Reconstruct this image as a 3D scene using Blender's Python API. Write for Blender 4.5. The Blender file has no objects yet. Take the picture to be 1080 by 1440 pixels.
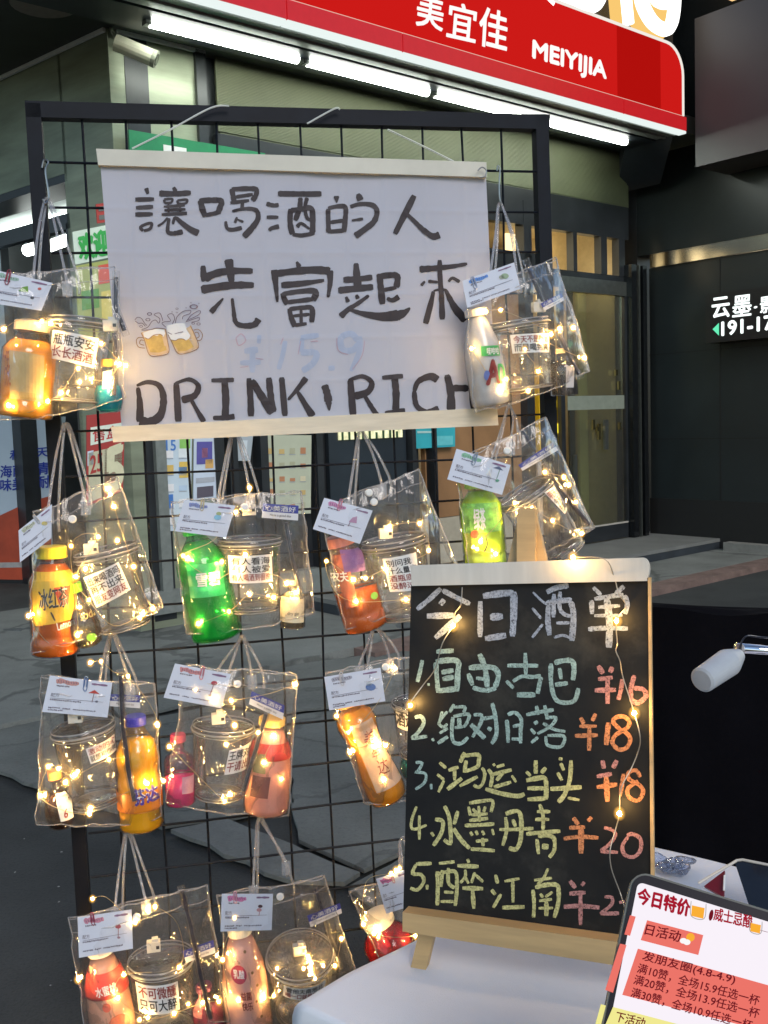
import bpy, math, random
from math import sin, cos, pi, sqrt, radians
from mathutils import Vector, Matrix
random.seed(7)
V = Vector
scene = bpy.context.scene
col = scene.collection

# ------------------------------------------------------------------ camera, sky, light, exposure
FPX = 1400.0
PITCH = math.atan(0.091)
ROLL = 0.034
CAM = V((0, 0, 1.35))
cF = V((0, cos(PITCH), -sin(PITCH)))
_r0 = V((1, 0, 0)); _u0 = V((0, sin(PITCH), cos(PITCH)))
cR = _r0 * cos(ROLL) - _u0 * sin(ROLL)
cU = _u0 * cos(ROLL) + _r0 * sin(ROLL)
cam_data = bpy.data.cameras.new("camera")
cam = bpy.data.objects.new("camera", cam_data); col.objects.link(cam)
cam.matrix_world = Matrix(((cR.x, cU.x, -cF.x, CAM.x), (cR.y, cU.y, -cF.y, CAM.y), (cR.z, cU.z, -cF.z, CAM.z), (0, 0, 0, 1)))
cam_data.sensor_fit = 'VERTICAL'; cam_data.sensor_height = 36.0
cam_data.lens = 36.0 * FPX / 1440.0
cam_data.clip_start = 0.05; cam_data.clip_end = 300
scene.camera = cam

world = bpy.data.worlds.new("World"); scene.world = world; world.use_nodes = True
nt = world.node_tree; nt.nodes.clear()
sky = nt.nodes.new("ShaderNodeTexSky"); sky.sky_type = 'NISHITA'; sky.sun_disc = False
sky.sun_elevation = radians(20.0); sky.sun_rotation = radians(20); sky.air_density = 1.0; sky.dust_density = 1.2; sky.ozone_density = 1.2
bg = nt.nodes.new("ShaderNodeBackground"); bg.inputs[1].default_value = 0.15
wo = nt.nodes.new("ShaderNodeOutputWorld")
nt.links.new(sky.outputs[0], bg.inputs[0]); nt.links.new(bg.outputs[0], wo.inputs[0])
sun_d = bpy.data.lights.new("sun", 'SUN'); sun_d.energy = 1.3; sun_d.angle = radians(25); sun_d.color = (1.0, 0.93, 0.88)
sun = bpy.data.objects.new("sun", sun_d); col.objects.link(sun)
sun.rotation_euler = (radians(58), 0, radians(20))
scene.view_settings.view_transform = 'Standard'; scene.view_settings.look = 'None'
scene.view_settings.exposure = 0.6; scene.view_settings.gamma = 1.0; scene.view_settings.use_curve_mapping = False
scene.render.engine = 'CYCLES'
cy = scene.cycles
cy.use_denoising = True; cy.max_bounces = 10; cy.transparent_max_bounces = 40; cy.diffuse_bounces = 3; cy.glossy_bounces = 4
cy.transmission_bounces = 6; cy.sample_clamp_indirect = 4.0; cy.use_light_tree = True; cy.caustics_reflective = False; cy.caustics_refractive = False
cy.blur_glossy = 0.3

# ------------------------------------------------------------------ pixel rays on to the real planes
def ray(px, py): return cF + cR * ((px - 540) / FPX) + cU * ((720 - py) / FPX)
def hit(px, py, P0, n):
    d = ray(px, py); return CAM + d * ((P0 - CAM).dot(n) / d.dot(n))
def at_depth(px, py, d): return CAM + ray(px, py) * d
def ground(px, py, z=0.0): return hit(px, py, V((0, 0, z)), V((0, 0, 1)))
# rack plane
er = V((sin(radians(77.9)), cos(radians(77.9)), 0)); nr = V((er.y, -er.x, 0))
RP0 = at_depth(400, 598, 2.05)
def RP(px, py, off=0.0): return hit(px, py, RP0 + nr * off, nr)
# shop front plane, side front plane, dark side wall plane
ef = V((0.767, 0.641, 0)); nf = V((0.641, -0.767, 0)); FA = V((2.6, 9.84, 0))
def FP(px, py, off=0.0): return hit(px, py, FA + nf * off, nf)
SC = FP(165, 300)
es = V((-0.769, 0.639, 0)); ns = V((-0.639, -0.769, 0))
def SP(px, py, off=0.0): return hit(px, py, V((SC.x, SC.y, 0)) + ns * off, ns)
WC = FP(914, 752); ew = V((0.641, -0.767, 0)); nw = V((-0.767, -0.641, 0))
def WP(px, py, off=0.0): return hit(px, py, V((WC.x, WC.y, 0)) + nw * off, nw)
# easel board plane
_phi = radians(19); _ln = radians(9)
eb = V((cos(_phi), -sin(_phi), 0)); nb = V((-sin(_phi) * cos(_ln), -cos(_phi) * cos(_ln), sin(_ln))); ub = nb.cross(eb) * -1
BP0 = at_depth(567, 1285, 1.10)
def BP(px, py, off=0.0): return hit(px, py, BP0 + nb * off, nb)

# ------------------------------------------------------------------ object helpers
ORG = {}
def tag(o, label=None, cat=None, group=None, kind=None):
    if label: o['label'] = label
    if cat: o['category'] = cat
    if group: o['group'] = group
    if kind: o['kind'] = kind
    return o
def thing(name, loc, label=None, cat=None, group=None, kind=None):
    o = bpy.data.objects.new(name, None); col.objects.link(o); o.location = loc; o.empty_display_size = 0.05
    ORG[o.name] = V(loc); return tag(o, label, cat, group, kind)

class MB:
    def __init__(s): s.v = []; s.f = []
    def add(s, vs, fs):
        n = len(s.v); s.v += [V(p) for p in vs]; s.f += [tuple(i + n for i in f) for f in fs]; return s
    def box(s, c, ax, ay, az):          # centre and three half-axis vectors
        c = V(c); P = [c + ax * i + ay * j + az * k for k in (-1, 1) for j in (-1, 1) for i in (-1, 1)]
        F = [(0, 2, 3, 1), (4, 5, 7, 6), (0, 1, 5, 4), (2, 6, 7, 3), (0, 4, 6, 2), (1, 3, 7, 5)]
        return s.add(P, F)
    def prism(s, front, n, th):         # front polygon pushed back along -n
        k = len(front); P = [V(p) for p in front] + [V(p) - n * th for p in front]
        F = [tuple(range(k)), tuple(range(2 * k - 1, k - 1, -1))] + [(i, i + k, (i + 1) % k + k, (i + 1) % k) for i in range(k)]
        return s.add(P, F)
    def tube(s, pts, r, seg=8, closed=False, rs=None, flat=1.0, up=None):
        pts = [V(p) for p in pts]; n = len(pts); P = []
        t0 = None; a = None
        for i, p in enumerate(pts):
            if closed: t = pts[(i + 1) % n] - pts[i - 1]
            else: t = pts[min(i + 1, n - 1)] - pts[max(i - 1, 0)]
            if t.length < 1e-9: t = V((0, 0, 1))
            t.normalize()
            if a is None:
                a = (up if up else (V((0, 0, 1)) if abs(t.z) < .9 else V((1, 0, 0)))).cross(t); a.normalize()
            else:
                a = a - t * a.dot(t); a = a.normalized() if a.length > 1e-6 else t.orthogonal().normalized()
            b = t.cross(a); rr = rs[i] if rs else r
            P += [p + (a * cos(2 * pi * k / seg) * flat + b * sin(2 * pi * k / seg)) * rr for k in range(seg)]
        F = []
        m = n if closed else n - 1
        for i in range(m):
            j = (i + 1) % n
            F += [(i * seg + k, i * seg + (k + 1) % seg, j * seg + (k + 1) % seg, j * seg + k) for k in range(seg)]
        if not closed: F += [tuple(range(seg - 1, -1, -1)), tuple((n - 1) * seg + k for k in range(seg))]
        return s.add(P, F)
    def lathe(s, prof, M, seg=28, wob=None, sq=1.0):
        P = []; n = len(prof)
        for (r, z) in prof:
            for k in range(seg):
                a = 2 * pi * k / seg; rr = max(r, 1e-5)
                if wob: rr *= wob(a, z)
                P.append(M @ V((rr * cos(a), rr * sin(a) * sq, z)))
        F = []
        for i in range(n - 1):
            F += [(i * seg + k, i * seg + (k + 1) % seg, (i + 1) * seg + (k + 1) % seg, (i + 1) * seg + k) for k in range(seg)]
        if prof[0][0] > 1e-4: F.append(tuple(range(seg - 1, -1, -1)))
        if prof[-1][0] > 1e-4: F.append(tuple((n - 1) * seg + k for k in range(seg)))
        return s.add(P, F)
    def grid(s, fn, nu, nv):
        P = [fn(i / nu, j / nv) for j in range(nv + 1) for i in range(nu + 1)]
        F = [(j * (nu + 1) + i, j * (nu + 1) + i + 1, (j + 1) * (nu + 1) + i + 1, (j + 1) * (nu + 1) + i) for j in range(nv) for i in range(nu)]
        return s.add(P, F)
    def ball(s, c, r, sx=1, sy=1, sz=1, seg=10, rings=6):
        M = Matrix.Translation(V(c)); prof = [(r * sin(pi * i / rings) * 1.0, -r * cos(pi * i / rings) * sz) for i in range(rings + 1)]
        return s.lathe(prof, M, seg)
    def build(s, name, mat, parent=None, smooth=False, label=None, cat=None, group=None, kind=None, origin=None):
        if parent: o0 = ORG[parent.name]
        elif origin is not None: o0 = V(origin)
        else:
            n = max(len(s.v), 1); o0 = V((0, 0, 0))
            for p in s.v: o0 = o0 + p
            o0 = o0 / n; o0.z = min([p.z for p in s.v] or [0])
        me = bpy.data.meshes.new(name); me.from_pydata([tuple(p - o0) for p in s.v], [], s.f); me.update()
        if smooth: me.polygons.foreach_set('use_smooth', [True] * len(me.polygons))
        if mat: me.materials.append(mat)
        o = bpy.data.objects.new(name, me); col.objects.link(o)
        if parent: o.parent = parent
        else: o.location = o0
        ORG[o.name] = o0
        return tag(o, label, cat, group, kind)

def smooth_path(pts, n=6, closed=False):
    pts = [V(p) for p in pts]; out = []; N = len(pts)
    rng = N if closed else N - 1
    for i in range(rng):
        p0 = pts[(i - 1) % N] if (closed or i > 0) else pts[0]; p1 = pts[i]; p2 = pts[(i + 1) % N]
        p3 = pts[(i + 2) % N] if (closed or i + 2 < N) else pts[-1]
        for k in range(n):
            t = k / n; out.append(0.5 * ((2 * p1) + (p2 - p0) * t + (2 * p0 - 5 * p1 + 4 * p2 - p3) * t * t + (3 * p1 - p0 - 3 * p2 + p3) * t ** 3))
    if not closed: out.append(pts[-1])
    return out

# ------------------------------------------------------------------ materials
def mat_new(name):
    m = bpy.data.materials.new(name); m.use_nodes = True; t = m.node_tree; t.nodes.clear()
    o = t.nodes.new("ShaderNodeOutputMaterial"); return m, t, o
def noise(t, scale, detail=4, rough=.6, obj=True, stretch=None):
    tc = t.nodes.new("ShaderNodeTexCoord"); n = t.nodes.new("ShaderNodeTexNoise"); n.inputs['Scale'].default_value = scale
    n.inputs['Detail'].default_value = detail; n.inputs['Roughness'].default_value = rough
    if stretch:
        mp = t.nodes.new("ShaderNodeMapping"); mp.inputs['Scale'].default_value = stretch
        t.links.new(tc.outputs['Object'], mp.inputs[0]); t.links.new(mp.outputs[0], n.inputs['Vector'])
    else: t.links.new(tc.outputs['Object'], n.inputs['Vector'])
    return n
def ramp(t, src, stops):
    r = t.nodes.new("ShaderNodeValToRGB"); t.links.new(src, r.inputs[0])
    while len(r.color_ramp.elements) < len(stops): r.color_ramp.elements.new(0.5)
    for e, (p, c) in zip(r.color_ramp.elements, stops): e.position = p; e.color = (*c, 1) if len(c) == 3 else c
    return r
def mat(name, c, rough=.6, metal=0, var=0.15, scale=20, bump=0.0, bscale=None, spec=.5, transl=0.0, coat=0.0, emit=None, es_=0.0, stretch=None):
    m, t, o = mat_new(name); p = t.nodes.new("ShaderNodeBsdfPrincipled")
    p.inputs['Roughness'].default_value = rough; p.inputs['Metallic'].default_value = metal
    p.inputs['Specular IOR Level'].default_value = spec; p.inputs['Coat Weight'].default_value = coat
    c = V(c)
    if var:
        n = noise(t, scale, 5, .6, stretch=stretch); lo = c * (1 - var); hi = c * (1 + var)
        r = ramp(t, n.outputs[0], [(0.3, tuple(lo)), (0.7, tuple(min(x, 1) for x in hi))]); t.links.new(r.outputs[0], p.inputs['Base Color'])
    else: p.inputs['Base Color'].default_value = (*c, 1)
    if bump:
        n2 = noise(t, bscale or scale * 3, 6, .6, stretch=stretch); b = t.nodes.new("ShaderNodeBump"); b.inputs['Strength'].default_value = bump; b.inputs['Distance'].default_value = .01
        t.links.new(n2.outputs[0], b.inputs['Height']); t.links.new(b.outputs[0], p.inputs['Normal'])
    if emit is not None:
        p.inputs['Emission Color'].default_value = (*emit, 1); p.inputs['Emission Strength'].default_value = es_ / 1.3
    sh = p.outputs[0]
    if transl:
        tr = t.nodes.new("ShaderNodeBsdfTranslucent"); tr.inputs[0].default_value = (*c, 1); mx = t.nodes.new("ShaderNodeMixShader"); mx.inputs[0].default_value = transl
        t.links.new(sh, mx.inputs[1]); t.links.new(tr.outputs[0], mx.inputs[2]); sh = mx.outputs[0]
    t.links.new(sh, o.inputs[0]); return m
def emis(name, c, s):
    m, t, o = mat_new(name); e = t.nodes.new("ShaderNodeEmission"); e.inputs[0].default_value = (*c, 1); e.inputs[1].default_value = s / 1.5
    t.links.new(e.outputs[0], o.inputs[0]); return m
def film(name, tint=(1, 1, 1), veil=.05, refl=.55, rough=.1, bump=.25, bscale=45, blend=.35, veilc=(.9, .9, .92), stretch=None):
    # thin clear plastic: see-through, a little milky, glossy and crumpled
    m, t, o = mat_new(name)
    n = noise(t, bscale, 3, .55, stretch=stretch); b = t.nodes.new("ShaderNodeBump"); b.inputs['Strength'].default_value = bump; b.inputs['Distance'].default_value = .02
    t.links.new(n.outputs[0], b.inputs['Height'])
    tr = t.nodes.new("ShaderNodeBsdfTransparent"); tr.inputs[0].default_value = (*tint, 1)
    gl = t.nodes.new("ShaderNodeBsdfGlossy"); gl.inputs['Roughness'].default_value = rough; t.links.new(b.outputs[0], gl.inputs['Normal'])
    lw = t.nodes.new("ShaderNodeLayerWeight"); lw.inputs[0].default_value = blend; t.links.new(b.outputs[0], lw.inputs['Normal'])
    mr = t.nodes.new("ShaderNodeMath"); mr.operation = 'MULTIPLY_ADD'; mr.inputs[1].default_value = refl; mr.inputs[2].default_value = .018
    t.links.new(lw.outputs['Fresnel'], mr.inputs[0]); mr.use_clamp = True
    df = t.nodes.new("ShaderNodeBsdfTranslucent"); df.inputs[0].default_value = (*veilc, 1)
    df2 = t.nodes.new("ShaderNodeBsdfDiffuse"); df2.inputs[0].default_value = (*veilc, 1)
    dm = t.nodes.new("ShaderNodeMixShader"); dm.inputs[0].default_value = .5; t.links.new(df.outputs[0], dm.inputs[1]); t.links.new(df2.outputs[0], dm.inputs[2])
    m1 = t.nodes.new("ShaderNodeMixShader"); m1.inputs[0].default_value = veil; t.links.new(tr.outputs[0], m1.inputs[1]); t.links.new(dm.outputs[0], m1.inputs[2])
    m2 = t.nodes.new("ShaderNodeMixShader"); t.links.new(mr.outputs[0], m2.inputs[0]); t.links.new(m1.outputs[0], m2.inputs[1]); t.links.new(gl.outputs[0], m2.inputs[2])
    t.links.new(m2.outputs[0], o.inputs[0]); return m
def liquid(name, c, opac=.6, rough=.12, transl=.5):
    m, t, o = mat_new(name)
    tr = t.nodes.new("ShaderNodeBsdfTransparent"); tr.inputs[0].default_value = (*[x ** .5 for x in c], 1)
    n = noise(t, 30, 3); r = ramp(t, n.outputs[0], [(.3, tuple(x * .9 for x in c)), (.7, c)])
    d = t.nodes.new("ShaderNodeBsdfDiffuse"); tl = t.nodes.new("ShaderNodeBsdfTranslucent")
    t.links.new(r.outputs[0], d.inputs[0]); t.links.new(r.outputs[0], tl.inputs[0])
    mx = t.nodes.new("ShaderNodeMixShader"); mx.inputs[0].default_value = transl; t.links.new(d.outputs[0], mx.inputs[1]); t.links.new(tl.outputs[0], mx.inputs[2])
    m1 = t.nodes.new("ShaderNodeMixShader"); m1.inputs[0].default_value = opac; t.links.new(tr.outputs[0], m1.inputs[1]); t.links.new(mx.outputs[0], m1.inputs[2])
    b = t.nodes.new("ShaderNodeBump"); b.inputs['Strength'].default_value = .15; n3 = noise(t, 60, 2); t.links.new(n3.outputs[0], b.inputs['Height'])
    gl = t.nodes.new("ShaderNodeBsdfGlossy"); gl.inputs['Roughness'].default_value = rough; t.links.new(b.outputs[0], gl.inputs['Normal'])
    lw = t.nodes.new("ShaderNodeFresnel"); lw.inputs[0].default_value = 1.5; t.links.new(b.outputs[0], lw.inputs['Normal'])
    m2 = t.nodes.new("ShaderNodeMixShader"); t.links.new(lw.outputs[0], m2.inputs[0]); t.links.new(m1.outputs[0], m2.inputs[1]); t.links.new(gl.outputs[0], m2.inputs[2])
    t.links.new(m2.outputs[0], o.inputs[0]); return m
def chalkmat(name, c):
    m, t, o = mat_new(name)
    n = noise(t, 420, 4, .75); r = ramp(t, n.outputs[0], [(.36, (0, 0, 0)), (.60, (1, 1, 1))])
    n2 = noise(t, 60, 3, .6); r2 = ramp(t, n2.outputs[0], [(.25, (.45, .45, .45)), (.7, (1, 1, 1))])
    mm = t.nodes.new("ShaderNodeMath"); mm.operation = 'MULTIPLY'; t.links.new(r.outputs[0], mm.inputs[0]); t.links.new(r2.outputs[0], mm.inputs[1])
    ma = t.nodes.new("ShaderNodeMath"); ma.operation = 'MULTIPLY_ADD'; ma.inputs[1].default_value = .62; ma.inputs[2].default_value = .36; t.links.new(mm.outputs[0], ma.inputs[0])
    d = t.nodes.new("ShaderNodeBsdfDiffuse"); d.inputs[0].default_value = (*c, 1); tr = t.nodes.new("ShaderNodeBsdfTransparent")
    mx = t.nodes.new("ShaderNodeMixShader"); t.links.new(ma.outputs[0], mx.inputs[0]); t.links.new(tr.outputs[0], mx.inputs[1]); t.links.new(d.outputs[0], mx.inputs[2])
    t.links.new(mx.outputs[0], o.inputs[0]); return m

def worn(name, c, rough=.8, crack=0.0, cs=1.1, spots=.5, spot_s=90):
    # weathered ground: blotches, grit, and (concrete) wandering cracks
    m, t, o = mat_new(name); p = t.nodes.new("ShaderNodeBsdfPrincipled"); p.inputs['Roughness'].default_value = rough; p.inputs['Specular IOR Level'].default_value = .3
    n = noise(t, 1.6, 8, .68); r = ramp(t, n.outputs[0], [(.28, tuple(x * .62 for x in c)), (.5, c), (.75, tuple(x * 1.3 for x in c))])
    n2 = noise(t, spot_s, 3, .7); r2 = ramp(t, n2.outputs[0], [(.30, (.55, .55, .55)), (.5, (1, 1, 1)), (.66, (1, 1, 1)), (.74, (1.9, 1.9, 1.9))])
    mu = t.nodes.new("ShaderNodeMixRGB"); mu.blend_type = 'MULTIPLY'; mu.inputs[0].default_value = spots; t.links.new(r.outputs[0], mu.inputs[1]); t.links.new(r2.outputs[0], mu.inputs[2])
    out = mu.outputs[0]; ad = t.nodes.new("ShaderNodeMath"); ad.operation = 'ADD'; t.links.new(n2.outputs[0], ad.inputs[0]); ad.inputs[1].default_value = 0
    if crack:
        tc = t.nodes.new("ShaderNodeTexCoord"); nd = noise(t, 2.5, 4, .6); mv = t.nodes.new("ShaderNodeMixRGB"); mv.blend_type = 'ADD'; mv.inputs[0].default_value = .45
        t.links.new(tc.outputs['Object'], mv.inputs[1]); t.links.new(nd.outputs[1], mv.inputs[2])
        vo = t.nodes.new("ShaderNodeTexVoronoi"); vo.feature = 'DISTANCE_TO_EDGE'; vo.inputs['Scale'].default_value = cs; t.links.new(mv.outputs[0], vo.inputs['Vector'])
        r3 = ramp(t, vo.outputs[0], [(.0, (.18, .18, .18)), (.012, (.35, .35, .35)), (.022, (1, 1, 1))])
        m3 = t.nodes.new("ShaderNodeMixRGB"); m3.blend_type = 'MULTIPLY'; m3.inputs[0].default_value = crack; t.links.new(out, m3.inputs[1]); t.links.new(r3.outputs[0], m3.inputs[2]); out = m3.outputs[0]
        t.links.new(r3.outputs[0], ad.inputs[1])
    t.links.new(out, p.inputs['Base Color']); b = t.nodes.new("ShaderNodeBump"); b.inputs['Strength'].default_value = .6; b.inputs['Distance'].default_value = .006
    t.links.new(ad.outputs[0], b.inputs['Height']); t.links.new(b.outputs[0], p.inputs['Normal']); t.links.new(p.outputs[0], o.inputs[0]); return m
MT = {}
def K(name, c, **k):
    key = name
    if key not in MT: MT[key] = mat(name, c, **k)
    return MT[key]

# ------------------------------------------------------------------ text and brush strokes
_TC = {}
def text_mesh(body, bold=0.0, slant=0.0):
    k = (body, slant)
    if k in _TC: return _TC[k]
    c = bpy.data.curves.new('t', 'FONT'); c.body = body; c.offset = 0; c.shear = slant; c.resolution_u = 3; c.space_line = 1.0
    o = bpy.data.objects.new('t', c); me = o.to_mesh()
    vs = [(v.co.x, v.co.y) for v in me.vertices]; fs = [tuple(p.vertices) for p in me.polygons]
    o.to_mesh_clear(); bpy.data.objects.remove(o); bpy.data.curves.remove(c)
    x0 = min(v[0] for v in vs); x1 = max(v[0] for v in vs); y0 = min(v[1] for v in vs); y1 = max(v[1] for v in vs)
    _TC[k] = ([((x - x0) / (x1 - x0), (y - y0) / max(y1 - y0, .2)) for x, y in vs], fs); return _TC[k]
def T(mb, body, bl, br, tl, pf, off=.001, bold=.02, slant=0, drape=None):
    """body in the parallelogram bottom-left, bottom-right, top-left (pixels on the plane pf)"""
    vs, fs = text_mesh(body, bold, slant)
    P0 = pf(*bl, off); X = pf(*br, off) - P0; Y = pf(*tl, off) - P0
    nn = X.cross(Y).normalized()
    if nn.dot(CAM - P0) < 0: nn = -nn
    d = Y.length * bold * .9
    sh = [(0, 0)] if bold < .012 else ([(-.7, -.4), (.7, .4), (-.5, .6), (.5, -.6)] if bold < .045 else [(-1, 0), (1, 0), (0, -1), (0, 1), (-.7, .7), (.7, -.7)])
    xn = X.normalized(); yn = Y.normalized()
    for k, (a, c) in enumerate(sh):
        P = [P0 + X * u + Y * v + (xn * a + yn * c) * d for u, v in vs]
        if drape: P = [drape(p) for p in P]
        mb.add([p + nn * (3e-5 * k) for p in P], fs)
    return mb
def lerp2(a, b, t): return (a[0] + (b[0] - a[0]) * t, a[1] + (b[1] - a[1]) * t)
def quad_pt(q, u, v):   # q: TL TR BR BL ; v from the top
    return lerp2(lerp2(q[0], q[1], u), lerp2(q[3], q[2], u), v)
def Tq(mb, body, q, u0, v0, u1, v1, pf, off=.001, bold=.02, slant=0, drape=None):
    return T(mb, body, quad_pt(q, u0, v1), quad_pt(q, u1, v1), quad_pt(q, u0, v0), pf, off, bold, slant, drape)
def quad(mb, q, pf, off, drape=None, nu=1, nv=1):
    def fn(u, v):
        p = pf(*quad_pt(q, u, v), off); return drape(p) if drape else p
    return mb.grid(fn, nu, nv)
def stroke(mb, pts, w, pf, off=.001, w1=None, n=5, jag=0.06, cap=True, drape=None):
    """a brush or chalk stroke: centre line in pixels, width w -> w1 in pixels"""
    P = smooth_path([V((p[0], p[1], 0)) for p in pts], n) if len(pts) > 2 else [V((*pts[0], 0)).lerp(V((*pts[-1], 0)), k / 5) for k in range(6)]
    N = len(P); L = []; R = []
    for i, p in enumerate(P):
        t = P[min(i + 1, N - 1)] - P[max(i - 1, 0)]; t = t.normalized() if t.length > 0 else V((1, 0, 0)); nn = V((-t.y, t.x, 0))
        ww = (w + ((w1 if w1 is not None else w) - w) * i / (N - 1)) * .5 * (1 + random.uniform(-jag, jag))
        if cap and i in (0, N - 1): ww *= .72
        L.append(p + nn * ww); R.append(p - nn * ww)
        if i == 0 and cap: P[0] = p - t * ww * .5
    vs = L + R
    W = [pf(p.x, p.y, off) for p in vs]
    if drape: W = [drape(p) for p in W]
    return mb.add(W, [(i, i + 1, N + i + 1, N + i) for i in range(N - 1)])
def disc(mb, c, rx, ry, pf, off=.001, ang=0, seg=18, drape=None, inner=0):
    P = []
    for rr in ([1.0, inner] if inner else [1.0]):
        for k in range(seg):
            a = 2 * pi * k / seg; x = rx * rr * cos(a); y = ry * rr * sin(a)
            p = pf(c[0] + x * cos(ang) - y * sin(ang), c[1] + x * sin(ang) + y * cos(ang), off); P.append(drape(p) if drape else p)
    F = [tuple(range(seg))] if not inner else [(k, (k + 1) % seg, seg + (k + 1) % seg, seg + k) for k in range(seg)]
    return mb.add(P, F)
def polyp(mb, pts, pf, off=.001, drape=None):
    P = [pf(x, y, off) for x, y in pts]
    if drape: P = [drape(p) for p in P]
    return mb.add(P, [tuple(range(len(pts)))])
# ================================================================== SETTING: ground
m_asph = worn('asphalt', (.048, .052, .050), .75, 0, spots=.8, spot_s=110)
m_conc = worn('concrete', (.150, .160, .146), .8, .32, 1.3, spots=.45, spot_s=70)
m_conc2 = worn('concrete_pale', (.18, .19, .175), .8, .5, .7, spots=.35, spot_s=80)
m_brick = mat('kerb_brown', (.17, .115, .095), rough=.85, var=.3, scale=9, bump=.4, bscale=60)
m_slab = mat('porch_stone', (.17, .175, .165), rough=.6, var=.15, scale=3, bump=.15, bscale=50)
m_edge = mat('porch_edge', (.03, .037, .045), rough=.5, var=.2, scale=6)
def flat(name, px, z, m, **k):
    b = MB(); b.add([ground(x, y, z) for x, y in px], [tuple(range(len(px)))]); o = b.build(name, m, kind='structure', **k); return o
g = MB()
g.grid(lambda u, v: V((-30 + 60 * u, -4 + 60 * v, 0)), 4, 4); g.build('ground', m_asph, kind='structure')
def onplane_z(P, z): return V((P.x, P.y, z))
# concrete pavement between the rack and the shop: slabs with dark open joints and ragged edges
def ragged(pts, z, amp, step=.09, seed=1):
    rnd = random.Random(seed); out = []
    W = [ground(x, y, z) for x, y in pts]
    for i, a in enumerate(W):
        b = W[(i + 1) % len(W)]; n = max(int((b - a).length / step), 1)
        for k in range(n):
            p = a.lerp(b, k / n)
            if k: p = p + V((rnd.uniform(-amp, amp), rnd.uniform(-amp, amp), 0))
            out.append(p)
    return out
pavement = thing('pavement', ground(400, 1000, 0), kind='structure')
slabs = [
    ([(-260, 1080), (-40, 1068), (58, 1106), (200, 1150), (228, 1162), (176, 1018), (110, 968), (-60, 955), (-200, 950)], 5),
    ([(232, 1160), (182, 1016), (300, 992), (392, 1010), (414, 1128), (330, 1148)], 6),
    ([(240, 1166), (318, 1150), (410, 1186), (506, 1226), (484, 1240), (408, 1237)], 7),
    ([(400, 1008), (620, 980), (760, 1010), (700, 1130), (512, 1222), (420, 1180)], 8),
    ([(490, 1246), (520, 1230), (706, 1136), (900, 1130), (900, 1330), (620, 1330)], 9),
    ([(768, 1005), (1050, 940), (1300, 960), (1280, 1150), (910, 1125), (712, 1126)], 10)]
for pts, sd in slabs:
    P = ragged(pts, .03, .012, seed=sd); b = MB(); b.prism(P if True else P, V((0, 0, 1)), .014)
    b.build('slab', m_conc if sd != 7 else m_conc2, pavement)
P2 = [([(-250, 942), (-60, 948), (112, 962), (170, 1008), (300, 984), (395, 1002), (640, 972), (770, 998), (1060, 930), (1060, 905), (700, 925), (560, 915), (380, 940), (200, 915), (60, 925)], 21)]
for pts, sd in P2:
    b = MB(); b.prism(ragged(pts, .026, .02, seed=sd), V((0, 0, 1)), .012); b.build('slab', m_conc, pavement)
# broken kerb stones and rubble along the pavement joint
rnd = random.Random(4)
kerb = thing('broken_kerb', ground(300, 900, 0), kind='structure')
m_stone = mat('kerb_stone', (.09, .10, .10), rough=.9, var=.4, scale=8, bump=.8, bscale=30)
m_stoned = mat('kerb_stone_dark', (.028, .032, .033), rough=.9, var=.4, scale=8, bump=.8, bscale=30)
for i in range(46):
    t = i / 45; x = -120 + 900 * t + rnd.uniform(-8, 8); y = 885 + 26 * sin(t * 9) * .5 + rnd.uniform(-14, 16)
    c = ground(x, y, .02); s = rnd.uniform(.05, .16)
    M = Matrix.Translation(c) @ Matrix.Rotation(rnd.uniform(0, 6), 4, 'Z') @ Matrix.Diagonal((s, s * rnd.uniform(.4, .8), rnd.uniform(.02, .05), 1))
    b = MB(); pr = [(0, -1), (.8, -.7), (1, 0), (.7, .7), (0, .85)]
    ph = rnd.uniform(0, 6); b.lathe(pr, M, 8, wob=lambda a, z: 1 + .22 * sin(3 * a + ph) + .15 * sin(5 * a + z * 3))
    b.build('stone', m_stone if i % 3 else m_stoned, kerb)
b = MB()
for (pts, w) in [([(-20, 1084), (20, 1094), (54, 1108)], 7), ([(40, 948), (74, 940), (92, 962), (60, 984), (20, 1000)], 4), ([(-10, 1040), (30, 1046), (60, 1032)], 3),
                 ([(440, 905), (500, 918), (560, 910), (640, 916)], 5), ([(230, 1020), (260, 1050), (330, 1065)], 2.5), ([(440, 1090), (500, 1075), (560, 1098)], 2.5), ([(290, 930), (340, 944), (400, 936)], 4)]:
    stroke(b, pts, w, lambda x, y, off: ground(x, y, .002 + off), .001, w1=w * .4, jag=.5)
b.build('crack', m_stoned, pavement)
b = MB(); r2_ = random.Random(9)
for i in range(130):
    c = ground(r2_.uniform(-100, 900), r2_.uniform(880, 1480), .001); s_ = r2_.uniform(.002, .005)
    b.lathe([(0, 0), (s_, s_ * .3), (0, s_ * .9)], Matrix.Translation(c) @ Matrix.Rotation(r2_.uniform(0, 6), 4, 'Z') @ Matrix.Diagonal((1, r2_.uniform(.4, 1), 1, 1)), 5)
b.build('grit', K('grit_pale', (.30, .30, .28), var=.4, scale=40), kind='stuff', label='pale grit and litter specks scattered on the pavement and asphalt')
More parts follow.
